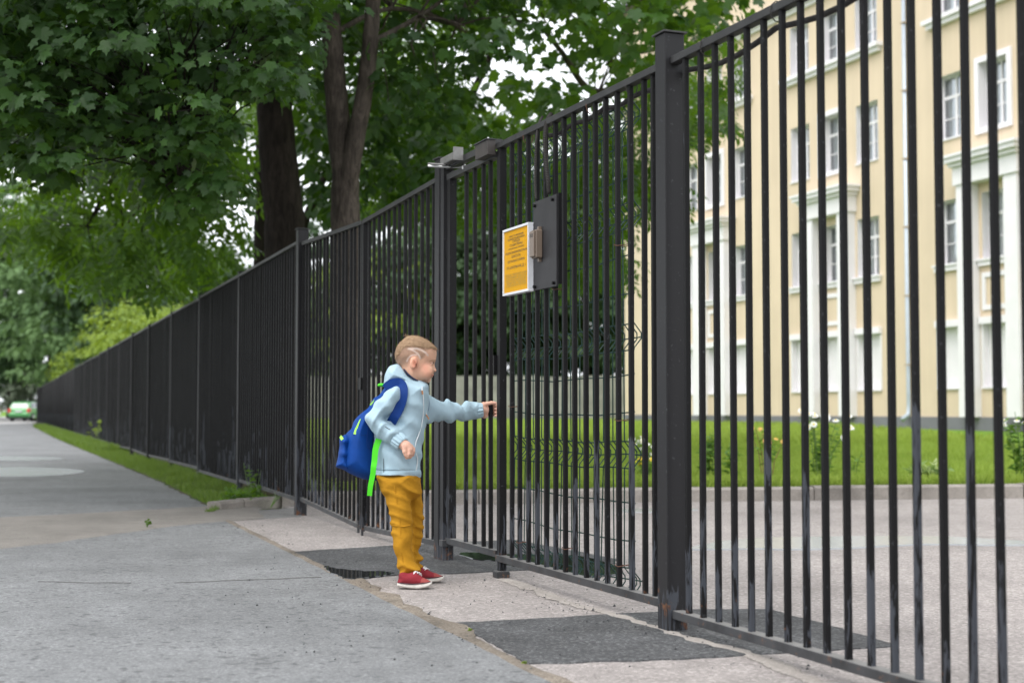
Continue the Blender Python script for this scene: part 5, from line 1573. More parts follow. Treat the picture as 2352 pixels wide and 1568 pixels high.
def line_pts(P, w, c, strength=0.85):
    d = np.full(n, 1e9)
    for i in range(len(P)-1):
        ax, az = P[i]; bx, bz = P[i+1]; ex, ez = bx-ax, bz-az
        t = np.clip(((hx-ax)*ex+(hv-az)*ez)/(ex*ex+ez*ez), 0, 1); d = np.minimum(d, np.hypot(hx-ax-t*ex, hv-az-t*ez))
    paint((np.clip(1.3-d/w, 0, 1)*strength*isH)[:,None], np.array(c))
line_pts([(600,505),(700,500),(820,505),(930,545),(1030,610),(1075,665)], 26, (0.58,0.46,0.40))
line_pts([(640,510),(740,560),(820,620),(870,690),(890,740)], 24, (0.58,0.46,0.40))
line_pts([(560,810),(590,740),(650,680),(730,655),(790,655)], 22, (0.58,0.46,0.40))
paint((blob(1010,960,110,110,(0.66,0.27,0.19),0.6)[0].ravel()*isH)[:,None], np.array((0.66,0.27,0.19)))
paint((blob(1060,1110,110,90,(0.66,0.29,0.21),0.45)[0].ravel()*isH)[:,None], np.array((0.66,0.28,0.2)))
paint((blob(745,860,80,150,(0.72,0.25,0.16),0.7)[0].ravel()*isH)[:,None], np.array((0.72,0.26,0.17)))
paint((blob(762,872,40,78,(0.3,0.1,0.06),0.9,-0.15,2)[0].ravel()*isH)[:,None], np.array((0.36,0.13,0.08)))  # shade of the ear hollow, painted into the skin colour
paint((blob(785,890,20,30,(0.2,0.06,0.04),0.9,0,2)[0].ravel()*isH)[:,None], np.array((0.16,0.05,0.035)))  # deepest part of the ear hollow, its shade painted darker still
line_pts([(840,760),(850,860),(830,960)], 9, (0.40,0.19,0.13), 0.5)
paint((blob(1195,1160,42,17,(0.55,0.15,0.13),0.9,0.1)[0].ravel()*isH)[:,None], np.array((0.55,0.15,0.13)))
paint((blob(1190,1166,40,5,(0.25,0.06,0.05),0.8,-0.25)[0].ravel()*isH)[:,None], np.array((0.25,0.06,0.05)))
line_pts([(1120,815),(1190,795),(1262,790)], 17, (0.30,0.17,0.10), 0.75)      # brow
line_pts([(1145,852),(1185,834),(1228,838)], 11, (0.07,0.035,0.02), 0.95)     # lashes
paint((blob(1205,860,17,19,(0.05,0.04,0.04),1.0,0,2)[0].ravel()*isH)[:,None], np.array((0.04,0.035,0.03)))
paint((blob(1180,864,12,10,(0.6,0.55,0.5),0.7,0,2)[0].ravel()*isH)[:,None], np.array((0.6,0.55,0.52)))
line_pts([(1150,880),(1190,890),(1225,882)], 8, (0.40,0.20,0.14), 0.6)
paint((blob(1245,1055,16,8,(0.2,0.07,0.05),0.7)[0].ravel()*isH)[:,None], np.array((0.22,0.08,0.06)))
# hands pinker
hand = (~isH) & ((co[:,0] > wrF.x-0.02) | (co[:,2] < wrN.z+0.03))
col[hand] = np.array([0.60,0.345,0.255])
ca = me.color_attributes.new('paint', 'FLOAT_COLOR', 'POINT')
ca.data.foreach_set('color', np.column_stack([col, np.ones(n)]).astype(np.float32).ravel())

# ---------- hair: thicker on top, combed forward
Hs = SDF((earc.x-0.14, Y0-0.12, earc.z-0.05), (earc.x+0.17, Y0+0.12, earc.z+0.17), 0.0022)
hairpx = [H_(*p) for p in [(1335,525),(1290,545),(1200,505),(1090,520),(1000,490),(800,480),(600,480),(480,560),(380,690),(300,770),(262,700),(258,630),(288,495),(350,380),(440,292),(520,222),(600,180),(750,172),(900,204),(1020,258),(1150,338),(1250,425)]]
outer_px = [H_(*p) for p in [(1335,525),(1290,560),(1290,640),(1240,855),(1130,1310),(860,1300),(440,1000),(332,868),(275,760),(258,640),(288,500),(350,380),(440,292),(520,222),(600,180),(750,172),(900,204),(1020,258),(1150,338),(1250,425)]]
ha = Inflate(outer_px, Y0, 0.079, 0.074, True, None, lambda x, z: headW(x, z)+0.0022)
ha.to(Hs, 0.004)
capP = [(at(*p, Y0).x, at(*p, Y0).z) for p in smooth_poly(hairpx)]
Hs.add(Hs.lo, Hs.lo+Hs.n*Hs.h, lambda x, y, z: -poly_sd(capP, x.ravel(), z.ravel())[:,None,:] + 0*y - 0.002, 0.012, 'i')
nf = sine_noise(31, 14, 250, 700, (0.25, 1.0, 0.8))
sl, ax = Hs.block(Hs.lo, Hs.lo+Hs.n*Hs.h)
Hs.add(Hs.lo, Hs.lo+Hs.n*Hs.h, lambda x, y, z: 0.0026*nf(x, y, z), 0.01, 'd')
hair, HV = sdf_obj('hair', Hs, M['hair'], BOY, 0)
# strands lying forward over the cap
ns = 5200
sel = rng.integers(0, len(HV), ns); hp3 = HV[sel]
ctr = np.array([earc.x, Y0, earc.z+0.03]); outw = unit(hp3-ctr)
crown_pt = np.array([at(*H_(560,200), Y0).x, Y0, at(*H_(560,200), Y0).z])
flow = unit(hp3-crown_pt)*0.6 + np.array([0.8,0,-0.15]); flow = unit(flow + outw*0.22 + rng.normal(size=(ns,3))*0.16)
ST = np.array([(-0.028,0,0),(0.028,0,0),(0.012,0.6,0.03),(-0.012,0.6,0.03),(0,1,0.0)]); SF = np.array([(0,1,2),(0,2,3),(3,2,4)])
leaf_obj('hair_strands', ST, SF, hp3-outw*0.001, unit(outw+rng.normal(size=(ns,3))*0.3), flow, rng.uniform(0.010,0.022,ns), M['hair'], hair, None, False, 'stuff')
tuft = np.repeat(crown_pt[None], 40, 0) + rng.normal(size=(40,3))*np.array([0.006,0.006,0.002])
leaf_obj('hair_tuft', ST, SF, tuft, rng.normal(size=(40,3)), np.array([-0.25,0,1.0])+rng.normal(size=(40,3))*0.35, rng.uniform(0.010,0.020,40), M['hair'], hair, None, False, 'stuff')

# ---------- jacket
J = SDF((-0.80, 6.55, 0.40), (0.02, 7.42, 1.16), 0.0032)
torso_px = [A_(*p) for p in [(975,632),(988,700),(990,770),(978,900),(962,1000),(948,1080),(936,1160),(921,1250),(913,1350),(906,1450),(900,1547),(905,1720),(890,1900),(700,1920),(500,1910),(462,1720),(462,1513),(458,1400),(455,1250),(440,1100),(425,1000),(440,900),(490,800),(555,710),(620,650),(690,575),(770,520),(860,570),(920,602)]]
def torsoW(x, z): return np.interp(z, [0.44, 0.56, 0.8, 0.95, 1.02, 1.08], [0.142, 0.138, 0.132, 0.135, 0.115, 0.075]) + 0*x
torso = Inflate(torso_px, Y0, 0.142, 0.105, True, None, torsoW)
torso.to(J, 0.01)
lo, hi = J.lo, J.lo+J.n*J.h
armN = Inflate([A_(*p) for p in [(650,648),(700,660),(715,720),(690,800),(650,870),(600,920),(560,955),(580,995),(640,1033),(690,1058),(722,1108),(672,1190),(622,1226),(580,1210),(520,1178),(450,1122),(402,1056),(374,992),(380,935),(420,870),(480,795),(555,718)]], Yn-0.012, 0.058, 0.052)
armN.to(J, 0.018)
farY = farYY
armF = Inflate([A_(*p) for p in [(900,720),(975,716),(1040,752),(1100,785),(1200,800),(1290,828),(1350,800),(1420,800),(1490,822),(1490,950),(1420,974),(1330,985),(1200,990),(1080,995),(960,1000),(900,950)]], 7.1, 0.056, 0.052, True, farY)
armF.to(J, 0.02)
# creases
elx, elz = elN.x, elN.z
mN = lambda x, y, z: np.clip((6.86-y)/0.05, 0, 1)*np.exp(-(((x-elx-0.02)**2+(z-elz)**2)/0.10**2))
J.add(*(lambda w: (w[0], w[1], w[2]))(wrinkle((0.75,0,-0.66), 120, 3, 0.019, (elx-0.14, 6.6, elz-0.2), (elx+0.22, 6.92, elz+0.2), 2.2, mN)), 0.01, 'd')
mF = lambda x, y, z: np.clip((y-6.98)/0.04, 0, 1)*np.clip((x-at(990,930,7.05).x)/0.03, 0, 1)
J.add(*(lambda w: (w[0], w[1], w[2]))(wrinkle((1,0.5,0.35), 85, 8, 0.020, (at(985,930,7).x, 6.97, 0.7), (0.0, 7.42, 1.0), 1.8, mF)), 0.01, 'd')
mT = lambda x, y, z: np.clip((1.02-z)/0.05, 0, 1)
J.add(*(lambda w: (w[0], w[1], w[2]))(wrinkle((0.5,0.2,0.85), 75, 12, 0.009, tuple(lo), tuple(hi), 1.4, mT)), 0.01, 'd')
# hem seam
zh = at(*A_(700,1462), Y0).z
J.add((lo[0], lo[1], zh-0.02), (hi[0], hi[1], zh+0.02), lambda x, y, z: 0.003*np.exp(-((z-zh-0.05*(0))/0.004)**2) + 0*x + 0*y, 0.01, 'd')
# straight hem
hb0, hb1 = at(*A_(466,1513), Y0), at(*A_(896,1545), Y0)
J.add((lo[0], lo[1], lo[2]), (hi[0], hi[1], hb0.z+0.06), lambda x, y, z: (np.interp(x, [hb0.x, hb0.x+0.6*(hb1.x-hb0.x), hb1.x], [hb0.z, hb0.z+0.002, hb1.z]) - z) + 0*y, 0.004, 'i')
# neck opening
hood_px = [A_(*p) for p in [(692,436),(640,436),(598,462),(566,515),(551,590),(556,655),(640,648),(740,632),(830,655),(888,678),(902,648),(850,588),(790,532),(742,478)]]
hood = Inflate(hood_px, Y0, 0.118, 0.055)
hood.to(J, 0.006)
mH = lambda x, y, z: np.clip((z-1.0)/0.02, 0, 1)
J.add(*(lambda w: (w[0], w[1], w[2]))(wrinkle((0.75,0,0.6), 170, 22, 0.006, (at(*A_(540,500),Y0).x, 6.74, 0.98), (at(*A_(900,500),Y0).x, 7.06, 1.14), 1.6, mH)), 0.01, 'd')
collar = Inflate([A_(*p) for p in [(780,520),(860,562),(930,594),(975,630),(984,668),(958,700),(915,690),(868,655),(800,600)]], Y0, 0.080, 0.04)
collar.to(J, 0.006)
J.cone(at(*H_(700,1000), Y0), at(*A_(770,640), Y0), 0.060, 0.050, 0.006, 's')
jk, _ = sdf_obj('jacket', J, M['jacket'], BOY, 1)
ln = SDF((earc.x-0.10, Y0-0.12, 0.98), (earc.x+0.14, Y0+0.12, 1.16), 0.0026)
Inflate([A_(*p) for p in [(735,476),(760,476),(800,520),(860,568),(908,598),(890,606),(835,590),(780,548)]], Y0, 0.086, 0.012, False).to(ln, 0.003)
sdf_obj('collar_lining', ln, M['navy'], jk, 1)
# gathered elastic cuffs
def cuff(c0, c1, r0, r1, nm='cuff'):
    c0 = Vector(c0); c1 = Vector(c1); ax = (c1-c0).normalized(); e1 = ax.cross(Vector((0,1,0))).normalized(); e2 = ax.cross(e1).normalized()
    n = 84; mb = MB()
    prof = [(0.0, 0.80, 0.0), (0.02, 0.98, 0.3), (0.2, 1.02, 1.0), (0.5, 1.0, 1.0), (0.8, 0.99, 1.0), (0.97, 0.95, 0.6), (1.0, 0.86, 0.2), (0.93, 0.66, 0.0)]
    for (t, k, rib) in prof:
        for i in range(n):
            w = 2*math.pi*i/n; rr_ = (r0+(r1-r0)*t)*k*(1 + 0.075*rib*math.cos(12*w + 0.8*math.sin(3*w)))
            mb.v.append(tuple(c0.lerp(c1, t) + (e1*math.cos(w) + e2*math.sin(w)*1.05)*rr_))
    for j in range(len(prof)-1):
        for i in range(n): mb.f.append((j*n+i, j*n+(i+1)%n, (j+1)*n+(i+1)%n, (j+1)*n+i))
    me = mb.mesh(nm, M['jacket'], True); bm = bmesh.new(); bm.from_mesh(me); bmesh.ops.recalc_face_normals(bm, faces=bm.faces[:]); bm.to_mesh(me); bm.free()
    return obj(nm, me, jk)
cuff(at(*A_(664,1158), Yn-0.024), at(*A_(734,1217), Yn-0.040), 0.0385, 0.0345)
cuff(at(*A_(1452,886), farYY(A_(1452,886)[0])), at(*A_(1520,881), farYY(A_(1520,881)[0])), 0.0385, 0.0345)
def on_torso(cx, cy, off=0.004, J_=None):
    p = at(*A_(cx,cy), Y0-0.10)
    y = torso.surf_y(p.x, p.z, -1); p = at(*A_(cx,cy), y); y = torso.surf_y(p.x, p.z, -1)
    return at(*A_(cx,cy), y-off)
zp = [on_torso(*p, 0.003) for p in [(928,690),(934,760),(937,860),(932,940),(918,1030),(893,1110),(866,1180),(852,1240),(858,1290),(876,1350),(876,1400),(864,1460),(848,1512)]]
MB().tube(zp, 0.0032, 6).build('zip', M['zip'], jk, True)
MB().tube([on_torso(921,652,0.010), on_torso(922,690,0.012)], 0.003, 6).build('zip_pull', M['zip'], jk)
MB().tube([on_torso(922,690,0.012), on_torso(927,726,0.012)], 0.0042, 6).build('pull_cord', M['orange'], jk)
MB().tube([at(*A_(955,880), 6.86), at(*A_(962,925), 6.85)], 0.0028, 6).build('zip_pull', M['zip'], jk)
MB().tube([at(*A_(962,925), 6.85), at(*A_(990,970), 6.85)], 0.0036, 6).build('pull_cord', M['orange'], jk)
ps = [at(*A_(*p), armN.surf_y(at(*A_(*p), Yn-0.06).x, at(*A_(*p), Yn-0.06).z)-0.002) for p in ((560,1045),(600,1068),(640,1098))]
MB().tube(ps, 0.0022, 5).build('reflective_piping', M['plate'], jk)
for pl in ([(690,640),(705,720),(700,800),(660,880),(600,950)], [(560,700),(600,655),(650,635)]):
    MB().tube([on_torso(*p, 0.012) for p in pl], 0.0016, 5).build('seam', M['jacket'], jk, True)
MB().tube([on_torso(*p, 0.0012) for p in [(480,1462),(560,1458),(660,1460),(760,1466),(850,1478)]], 0.0016, 5).build('hem_stitch', M['jacket'], jk, True)
# side seam
sm = [on_torso(*p, 0.0005) for p in [(548,1225),(546,1300),(545,1400),(546,1490)]]
MB().tube(sm, 0.0014, 5).build('seam', M['plate'], jk)

# ---------- trousers
T = SDF((-0.75, 6.6, 0.02), (-0.30, 7.2, 0.62), 0.003)
Inflate([L_(*p) for p in [(560,205),(930,205),(966,262),(985,360),(985,450),(900,500),(760,520),(625,480),(575,420),(540,340),(528,240)]], 6.89, 0.125, 0.08).to(T, 0.01)
near = Inflate([L_(*p) for p in [(530,235),(538,330),(562,400),(600,455),(612,520),(640,600),(663,700),(668,770),(674,850),(690,960),(706,1060),(735,1138),(721,1195),(734,1232),(764,1246),(768,1286),(832,1306),(965,1256),(955,1205),(930,1168),(902,1108),(888,1000),(895,850),(895,760),(886,640),(872,500),(870,380),(876,300),(868,235)]], 6.82, 0.066, 0.058)
near.to(T, 0.012)
far = Inflate([L_(*p) for p in [(850,240),(962,250),(985,380),(1000,520),(1009,700),(1005,800),(1000,900),(976,1000),(955,1065),(1006,1118),(1000,1145),(965,1168),(1003,1198),(1008,1216),(955,1240),(925,1205),(895,1100),(870,950),(860,700),(840,450)]], 7.0, 0.055, 0.050)
far.to(T, 0.004)
lo, hi = T.lo, T.lo+T.n*T.h
zk = at(*L_(780,780), 6.82).z; za_ = at(*L_(800,1180), 6.8).z
mk_ = lambda x, y, z: np.clip(0.25 + np.exp(-((z-zk)/0.06)**2) + 0.9*np.exp(-((z-za_-0.01)/0.05)**2) + 0.4*np.exp(-((z-zk-0.16)/0.06)**2), 0, 1)
T.add(*(lambda w: (w[0], w[1], w[2]))(wrinkle((0.35,0.1,1.0), 130, 41, 0.0115, tuple(lo), tuple(hi), 1.9, mk_)), 0.01, 'd')
T.add(*(lambda w: (w[0], w[1], w[2]))(wrinkle((-0.6,0.1,0.9), 52, 47, 0.006, tuple(lo), tuple(hi), 1.4)), 0.01, 'd')
tr_, _ = sdf_obj('trousers', T, M['pants'], BOY, 1)
# stitched knee seam and side seam
sm = [at(*L_(*p), near.surf_y(at(*L_(*p), 6.78).x, at(*L_(*p), 6.78).z)-0.003) for p in ((668,768),(720,778),(800,788),(860,775),(890,758))]
MB().tube(sm, 0.0034, 6).build('knee_seam', M['pants'], tr_, True)
sm = [at(*L_(*p), near.surf_y(at(*L_(*p), 6.78).x, at(*L_(*p), 6.78).z)-0.0015) for p in ((690,262),(705,360),(718,450),(735,560),(752,660),(764,770),(768,880),(770,990),(778,1090),(800,1180),(815,1280))]
MB().tube(sm, 0.0018, 5).build('side_seam', M['pants'], tr_, True)

# ---------- shoes
def shoe(Yc, sole_px, upper_px, toe_px, lace, W):
    S = SDF((-0.70, Yc-0.09, -0.02), (-0.28, Yc+0.09, 0.13), 0.0024)
    Inflate(upper_px, Yc, W*0.97, 0.028).to(S, 0.004)
    up, _ = sdf_obj('shoe', S, M['shoe'], BOY, 1)
    S = SDF((-0.70, Yc-0.09, -0.02), (-0.28, Yc+0.09, 0.08), 0.0024)
    Inflate(sole_px, Yc, W*1.08, 0.016, True, None, None, 4.0).to(S, 0.003)
    so, _ = sdf_obj('sole', S, M['sole'], up, 1)
    S = SDF((-0.70, Yc-0.09, -0.02), (-0.28, Yc+0.09, 0.10), 0.0024)
    Inflate(toe_px, Yc, W*1.0, 0.026).to(S, 0.003)
    sdf_obj('toe_cap', S, M['shoe2'], up, 1)
    for (a, b) in lace:
        pa, pb = at(*L_(*a), Yc-0.022), at(*L_(*b), Yc+0.012)
        m_ = pa.lerp(pb, 0.5) + Vector((0,0,0.008))
        MB().tube([pa, m_, pb], 0.0034, 6).build('lace', M['lace'], up, True)
    return up, so
Ys = 6.755
u1, so1 = shoe(Ys, [L_(*p) for p in [(738,1380),(820,1388),(900,1393),(1000,1386),(1092,1370),(1100,1385),(1096,1400),(1050,1424),(960,1440),(850,1432),(745,1410),(736,1395)]],
     [L_(*p) for p in [(746,1392),(748,1330),(752,1288),(790,1270),(850,1280),(905,1266),(952,1276),(1000,1322),(1050,1346),(1085,1372),(1060,1400),(900,1408)]],
     [L_(*p) for p in [(905,1385),(950,1352),(985,1322),(1020,1332),(1060,1350),(1090,1374),(1060,1398),(960,1405)]],
     [((905,1290),(950,1268)), ((925,1302),(985,1285)), ((940,1322),(990,1300)), ((900,1300),(930,1268)), ((945,1275),(990,1310))], 0.036)
Yg = 7.0
u2, so2 = shoe(Yg, [L_(*p) for p in [(935,1318),(1020,1330),(1110,1328),(1222,1310),(1228,1322),(1220,1340),(1180,1362),(1100,1371),(1000,1368),(930,1350)]],
     [L_(*p) for p in [(930,1335),(935,1260),(960,1225),(1005,1206),(1050,1240),(1105,1268),(1180,1296),(1216,1312),(1190,1335),(1050,1348)]],
     [L_(*p) for p in [(1095,1325),(1120,1275),(1180,1296),(1218,1314),(1190,1334),(1120,1340)]],
     [((1000,1235),(1040,1222)), ((1020,1250),(1070,1240)), ((1010,1228),(1060,1262))], 0.036)
for Yq, px, par in ((Ys, [(742,1383),(820,1391),(900,1396),(1000,1389),(1090,1373)], so1), (Yg, [(1020,1333),(1110,1331),(1220,1313)], so2)):
    MB().tube([at(*L_(a,b-2), Yq-0.0395) for a, b in px], 0.0018, 5).build('stripe', M['stripe'], par)

# ---------- backpack (a thing of its own, worn by the boy)
BP = empty('backpack', (0,0,0), 0, 'royal blue backpack with lime webbing on the back of the boy', 'backpack')
S = SDF((-0.90, 6.68, 0.42), (-0.50, 7.12, 1.06), 0.0034)
bag = Inflate([A_(*p) for p in [(600,650),(540,690),(478,750),(410,832),(340,905),(272,985),(222,1062),(192,1115),(176,1180),(160,1260),(148,1350),(150,1440),(190,1488),(280,1530),(360,1554),(420,1562),(488,1566),(490,1450),(478,1300),(470,1160),(460,1000),(520,860),(590,740)]], 6.925, 0.135, 0.085)
bag.to(S, 0.01)
S.add(*(lambda w: (w[0], w[1], w[2]))(wrinkle((0.8,0.1,0.7), 70, 61, 0.007, tuple(S.lo), tuple(S.lo+S.n*S.h), 1.4)), 0.01, 'd')
bg_, _ = sdf_obj('bag', S, M['bag'], BP, 2)
S = SDF((-0.92, 6.72, 0.44), (-0.66, 7.10, 0.86), 0.003)
pk = Inflate([A_(*p) for p in [(200,1112),(150,1128),(122,1146),(114,1240),(100,1340),(82,1420),(86,1440),(150,1462),(230,1490),(260,1440),(262,1300),(250,1160)]], 6.925, 0.115, 0.05)
pk.to(S, 0.008)
S.add(*(lambda w: (w[0], w[1], w[2]))(wrinkle((0.2,0.1,1), 90, 66, 0.005, tuple(S.lo), tuple(S.lo+S.n*S.h), 1.4)), 0.01, 'd')
sdf_obj('front_pocket', S, M['bag'], BP, 2)
def ribbon(name, pts, w, mat, parent, th=0.0025, wdir=None):
    """flat band through points; its width lies across the path in the picture plane"""
    P = [Vector(p) for p in pts]; path = []; n = len(P)
    for i in range(n-1):
        p0,p1,p2,p3 = P[max(i-1,0)],P[i],P[i+1],P[min(i+2,n-1)]
        for j in range(6):
            u = j/6; path.append(0.5*((2*p1)+(p2-p0)*u+(2*p0-5*p1+4*p2-p3)*u*u+(3*p1-p0-3*p2+p3)*u**3))
    path.append(P[-1]); m = len(path); mb = MB()
    ws = w if hasattr(w, '__len__') else [w, w]
    for i in range(m):
        t = (path[min(i+1,m-1)]-path[max(i-1,0)]).normalized()
        nrm = Vector((0,-1,0)) if wdir is None else Vector(wdir)
        sd = t.cross(nrm).normalized(); nn_ = sd.cross(t).normalized()
        ww = ws[0] + (ws[-1]-ws[0])*i/(m-1)
        for (a, b) in ((-.5,-.5),(.5,-.5),(.5,.5),(-.5,.5)): mb.v.append(tuple(path[i]+sd*a*ww+nn_*b*th))
    for i in range(m-1):
        for k in range(4): mb.f.append((i*4+k, i*4+(k+1)%4, i*4+4+(k+1)%4, i*4+4+k))
    mb.f.append((3,2,1,0)); mb.f.append(tuple(4*(m-1)+k for k in range(4)))
    return mb.build(name, mat, parent, False, 0)
strap_c = [(560,668,-.0),(600,632,0),(650,612,0),(700,612,0),(732,650,0),(738,720,0),(722,800,0),(690,880,0),(650,950,0),(612,1020,0)]
sp = []
for (cx, cy, _) in strap_c:
    p = on_torso(min(cx, 900), cy, 0.0)
    yv = min(p.y, 6.80) if cy < 660 else p.y
    if cx < 640: yv = 6.80
    sp.append(at(*A_(cx,cy), yv-0.016))
o = ribbon('shoulder_strap', sp, [0.040, 0.046], M['bag2'], BP, 0.012); o.modifiers.new('bevel','BEVEL').width = 0.004
S = SDF((-0.50, 6.9, 0.82), (-0.36, 7.1, 1.0), 0.0026)
Inflate([A_(*p) for p in [(952,702),(975,722),(990,765),(993,820),(985,880),(970,915),(958,892),(968,800),(958,745)]], 6.965, 0.03, 0.010).to(S, 0.003)
sdf_obj('shoulder_strap', S, M['bag2'], BP, 1)
wb_ = [(870.6,1008,6.77),(863,1030,6.762),(860,1058,6.757),(858,1072,6.75),(856,1090,6.752),(851,1115,6.755),(848.6,1138,6.76)]
ribbon('webbing', [at(*p) for p in wb_], [0.030, 0.023], M['lime'], BP, 0.002)
S = SDF((-0.84,6.80,0.9),(-0.62,7.0,1.06),0.0026)
Inflate([A_(*p) for p in [(485,632),(510,618),(550,622),(580,640),(560,654),(520,652),(492,650)]], 6.93, 0.014, 0.012).to(S, 0.003)
sdf_obj('grab_loop', S, M['lime'], BP, 1)
def on_bag(cx, cy, off, I=None):
    I = I or bag
    p = at(*A_(cx,cy), 6.80); y = I.surf_y(p.x, p.z); p = at(*A_(cx,cy), y); y = I.surf_y(p.x, p.z); return at(*A_(cx,cy), y-off)
ribbon('piping', [on_bag(474,760,0.004), on_bag(448,790,0.004), on_bag(414,832,0.004)], [0.004,0.007], M['lime2'], BP, 0.003)
ribbon('piping', [on_bag(318,968,0.004), on_bag(295,1020,0.004), on_bag(275,1070,0.004), on_bag(264,1118,0.004)], [0.003,0.016], M['lime2'], BP, 0.003)
ribbon('tab', [on_bag(122,1140,0.006,pk), on_bag(134,1156,0.006,pk), on_bag(142,1170,0.006,pk)], 0.014, M['lime2'], BP, 0.004)
sm = [on_bag(*p, 0.001) for p in [(192,1112),(250,1125),(320,1128),(388,1125)]]
MB().tube(sm, 0.002, 5).build('seam', M['bag2'], BP)
sm = [on_bag(*p, 0.001) for p in [(390,1005),(388,1100),(378,1200),(385,1240),(420,1270),(450,1265)]]
MB().tube(sm, 0.0022, 5).build('seam', M['bag2'], BP)
# ------------------------------------------------------------------ cars down the street
M['tyre'] = simple('tyre_rubber', (0.02,0.02,0.021), 0.85)
M['rim'] = simple('alloy_rim', (0.45,0.45,0.46), 0.35, 0.7)
M['carglass'] = simple('car_window', (0.10,0.11,0.14), 0.06, 0.0, 0.8)
M['redlamp'] = simple('red_lamp', (0.55,0.03,0.025), 0.25)
M['amber'] = simple('amber_lamp', (0.75,0.25,0.03), 0.3)
M['plate_w'] = simple('number_plate', (0.6,0.6,0.6), 0.5)
M['bumper'] = simple('dark_underside', (0.03,0.03,0.03), 0.8)
def car_paint(name, col):
    t = NT(name); t.set(col=col, rough=0.28, metal=0.1, coat=0.6, spec=0.5); return t.m
def car(name, loc, head, paint, label, lamp='redlamp'):
    r = empty(name, loc, math.atan2(head[1], head[0]), label, 'car')     # local x = forward, rear at x = 0
    prof = [(0.10,0.30),(0.02,0.42),(0.0,0.56),(0.05,0.66),(0.06,0.88),(0.14,0.98),(0.30,1.22),(0.44,1.40),(0.62,1.47),(1.3,1.51),(2.1,1.47),(2.55,1.30),(2.95,1.02),(3.25,0.96),(3.9,0.84),(4.15,0.68),(4.2,0.45),(4.1,0.28)]
    hw = lambda z, x: (0.84 - max(0, z-0.92)*0.33 - max(0, 0.4-z)*0.2) * (1 - 0.10*max(0, (x-3.4)/0.8)**2 - 0.05*max(0,(0.4-x)/0.4))
    mb = MB(); n = len(prof); ks = (-1, -0.88, 0, 0.88, 1)
    for k in ks:
        for (x, z) in prof:
            c = 0.03 if abs(k) == 1 else 0.0
            cx, cz = 2.1, 0.75
            d = math.hypot(x-cx, z-cz); 
            mb.v.append((x + (cx-x)/d*c, hw(z,x)*k, z + (cz-z)/d*c*1.0))
    for a in range(len(ks)-1):
        for i in range(n):
            j = (i+1) % n
            mb.f.append((a*n+i, a*n+j, (a+1)*n+j, (a+1)*n+i))
    mb.f.append(tuple(range(n-1,-1,-1))); mb.f.append(tuple(4*n+i for i in range(n)))
    me = mb.mesh('body', paint, False); bm = bmesh.new(); bm.from_mesh(me); bmesh.ops.recalc_face_normals(bm, faces=bm.faces[:]); bm.to_mesh(me); bm.free()
    b = obj('body', me, r)
    md = b.modifiers.new('bevel', 'BEVEL'); md.width = 0.05; md.segments = 3; md.limit_method = 'ANGLE'; md.angle_limit = R(35)
    def slab(nm, pts, mat, th=0.012, par=None):
        P = [Vector(p) for p in pts]; nn_ = (P[1]-P[0]).cross(P[2]-P[0]).normalized(); m = MB(); k = len(P)
        m.v = [tuple(p + nn_*th) for p in P] + [tuple(p - nn_*0.02) for p in P]
        m.f = [tuple(range(k)), tuple(range(2*k-1, k-1, -1))] + [(i, k+i, k+(i+1)%k, (i+1)%k) for i in range(k)]
        return m.build(nm, mat, par or r)
    slab('rear_window', [(0.175,-0.66,1.03),(0.40,-0.56,1.34),(0.40,0.56,1.34),(0.175,0.66,1.03)], M['carglass'])
    for sd in (-1, 1):
        q = [(0.55,1.02),(0.78,1.36),(1.42,1.42),(1.42,1.02)]; w = [(1.50,1.02),(1.50,1.42),(2.1,1.40),(2.62,1.05)]
        for g in (q, w):
            P = [(x, sd*(hw(z,x)+0.002), z) for x, z in g]
            slab('side_window', P if sd > 0 else P[::-1], M['carglass'])
        slab('tail_light', [(0.045,sd*0.80,0.68),(0.055,sd*0.80,0.98),(0.055,sd*0.60,0.96),(0.045,sd*0.62,0.68)][::(1 if sd < 0 else -1)], M[lamp], 0.03)
        slab('tail_light_side', [(0.05,sd*0.83,0.70),(0.30,sd*0.845,0.80),(0.26,sd*0.835,0.97),(0.08,sd*0.82,0.97)][::(1 if sd > 0 else -1)], M[lamp], 0.015)
        for x in (0.78, 3.35):
            w_ = MB().tube([(x, sd*0.66, 0.31), (x, sd*0.85, 0.31)], 0.31, 20).build('wheel', M['tyre'], r)
            MB().tube([(x, sd*0.80, 0.31), (x, sd*0.862, 0.31)], 0.20, 16).build('rim', M['rim'], w_)
        MB().box(2.5, 2.62, sd*0.96-0.09, sd*0.96+0.09, 0.98, 1.12).build('mirror', paint, r)
    MB().box(-0.025, 0.02, -0.26, 0.26, 0.70, 0.82).build('number_plate', M['plate_w'], r)
    MB().box(-0.06, 0.10, -0.80, 0.80, 0.42, 0.62).build('rear_bumper', paint, r, bevel=0.04)
    MB().box(0.12, 4.0, -0.70, 0.70, 0.18, 0.34).build('underside', M['bumper'], r)
    return r
cg = gp(44, 966.5)
car('parked_car', (*on_ground(44, 107), 0.012), (0.02, 1), car_paint('green_paint', (0.06,0.27,0.075)), 'light green hatchback parked at the far end of the fence')
x_, y_ = on_ground(84, 114)
car('parked_car', (x_, y_, 0.012), (0.25, 1), car_paint('silver_paint', (0.55,0.57,0.58)), 'silver car half hidden between the green car and the fence', 'amber')
x_, y_ = on_ground(-8, 142)
car('parked_car', (x_, y_, 0.012), (-1, 0.25), car_paint('white_paint', (0.75,0.76,0.77)), 'white car cut off at the left edge of the picture')

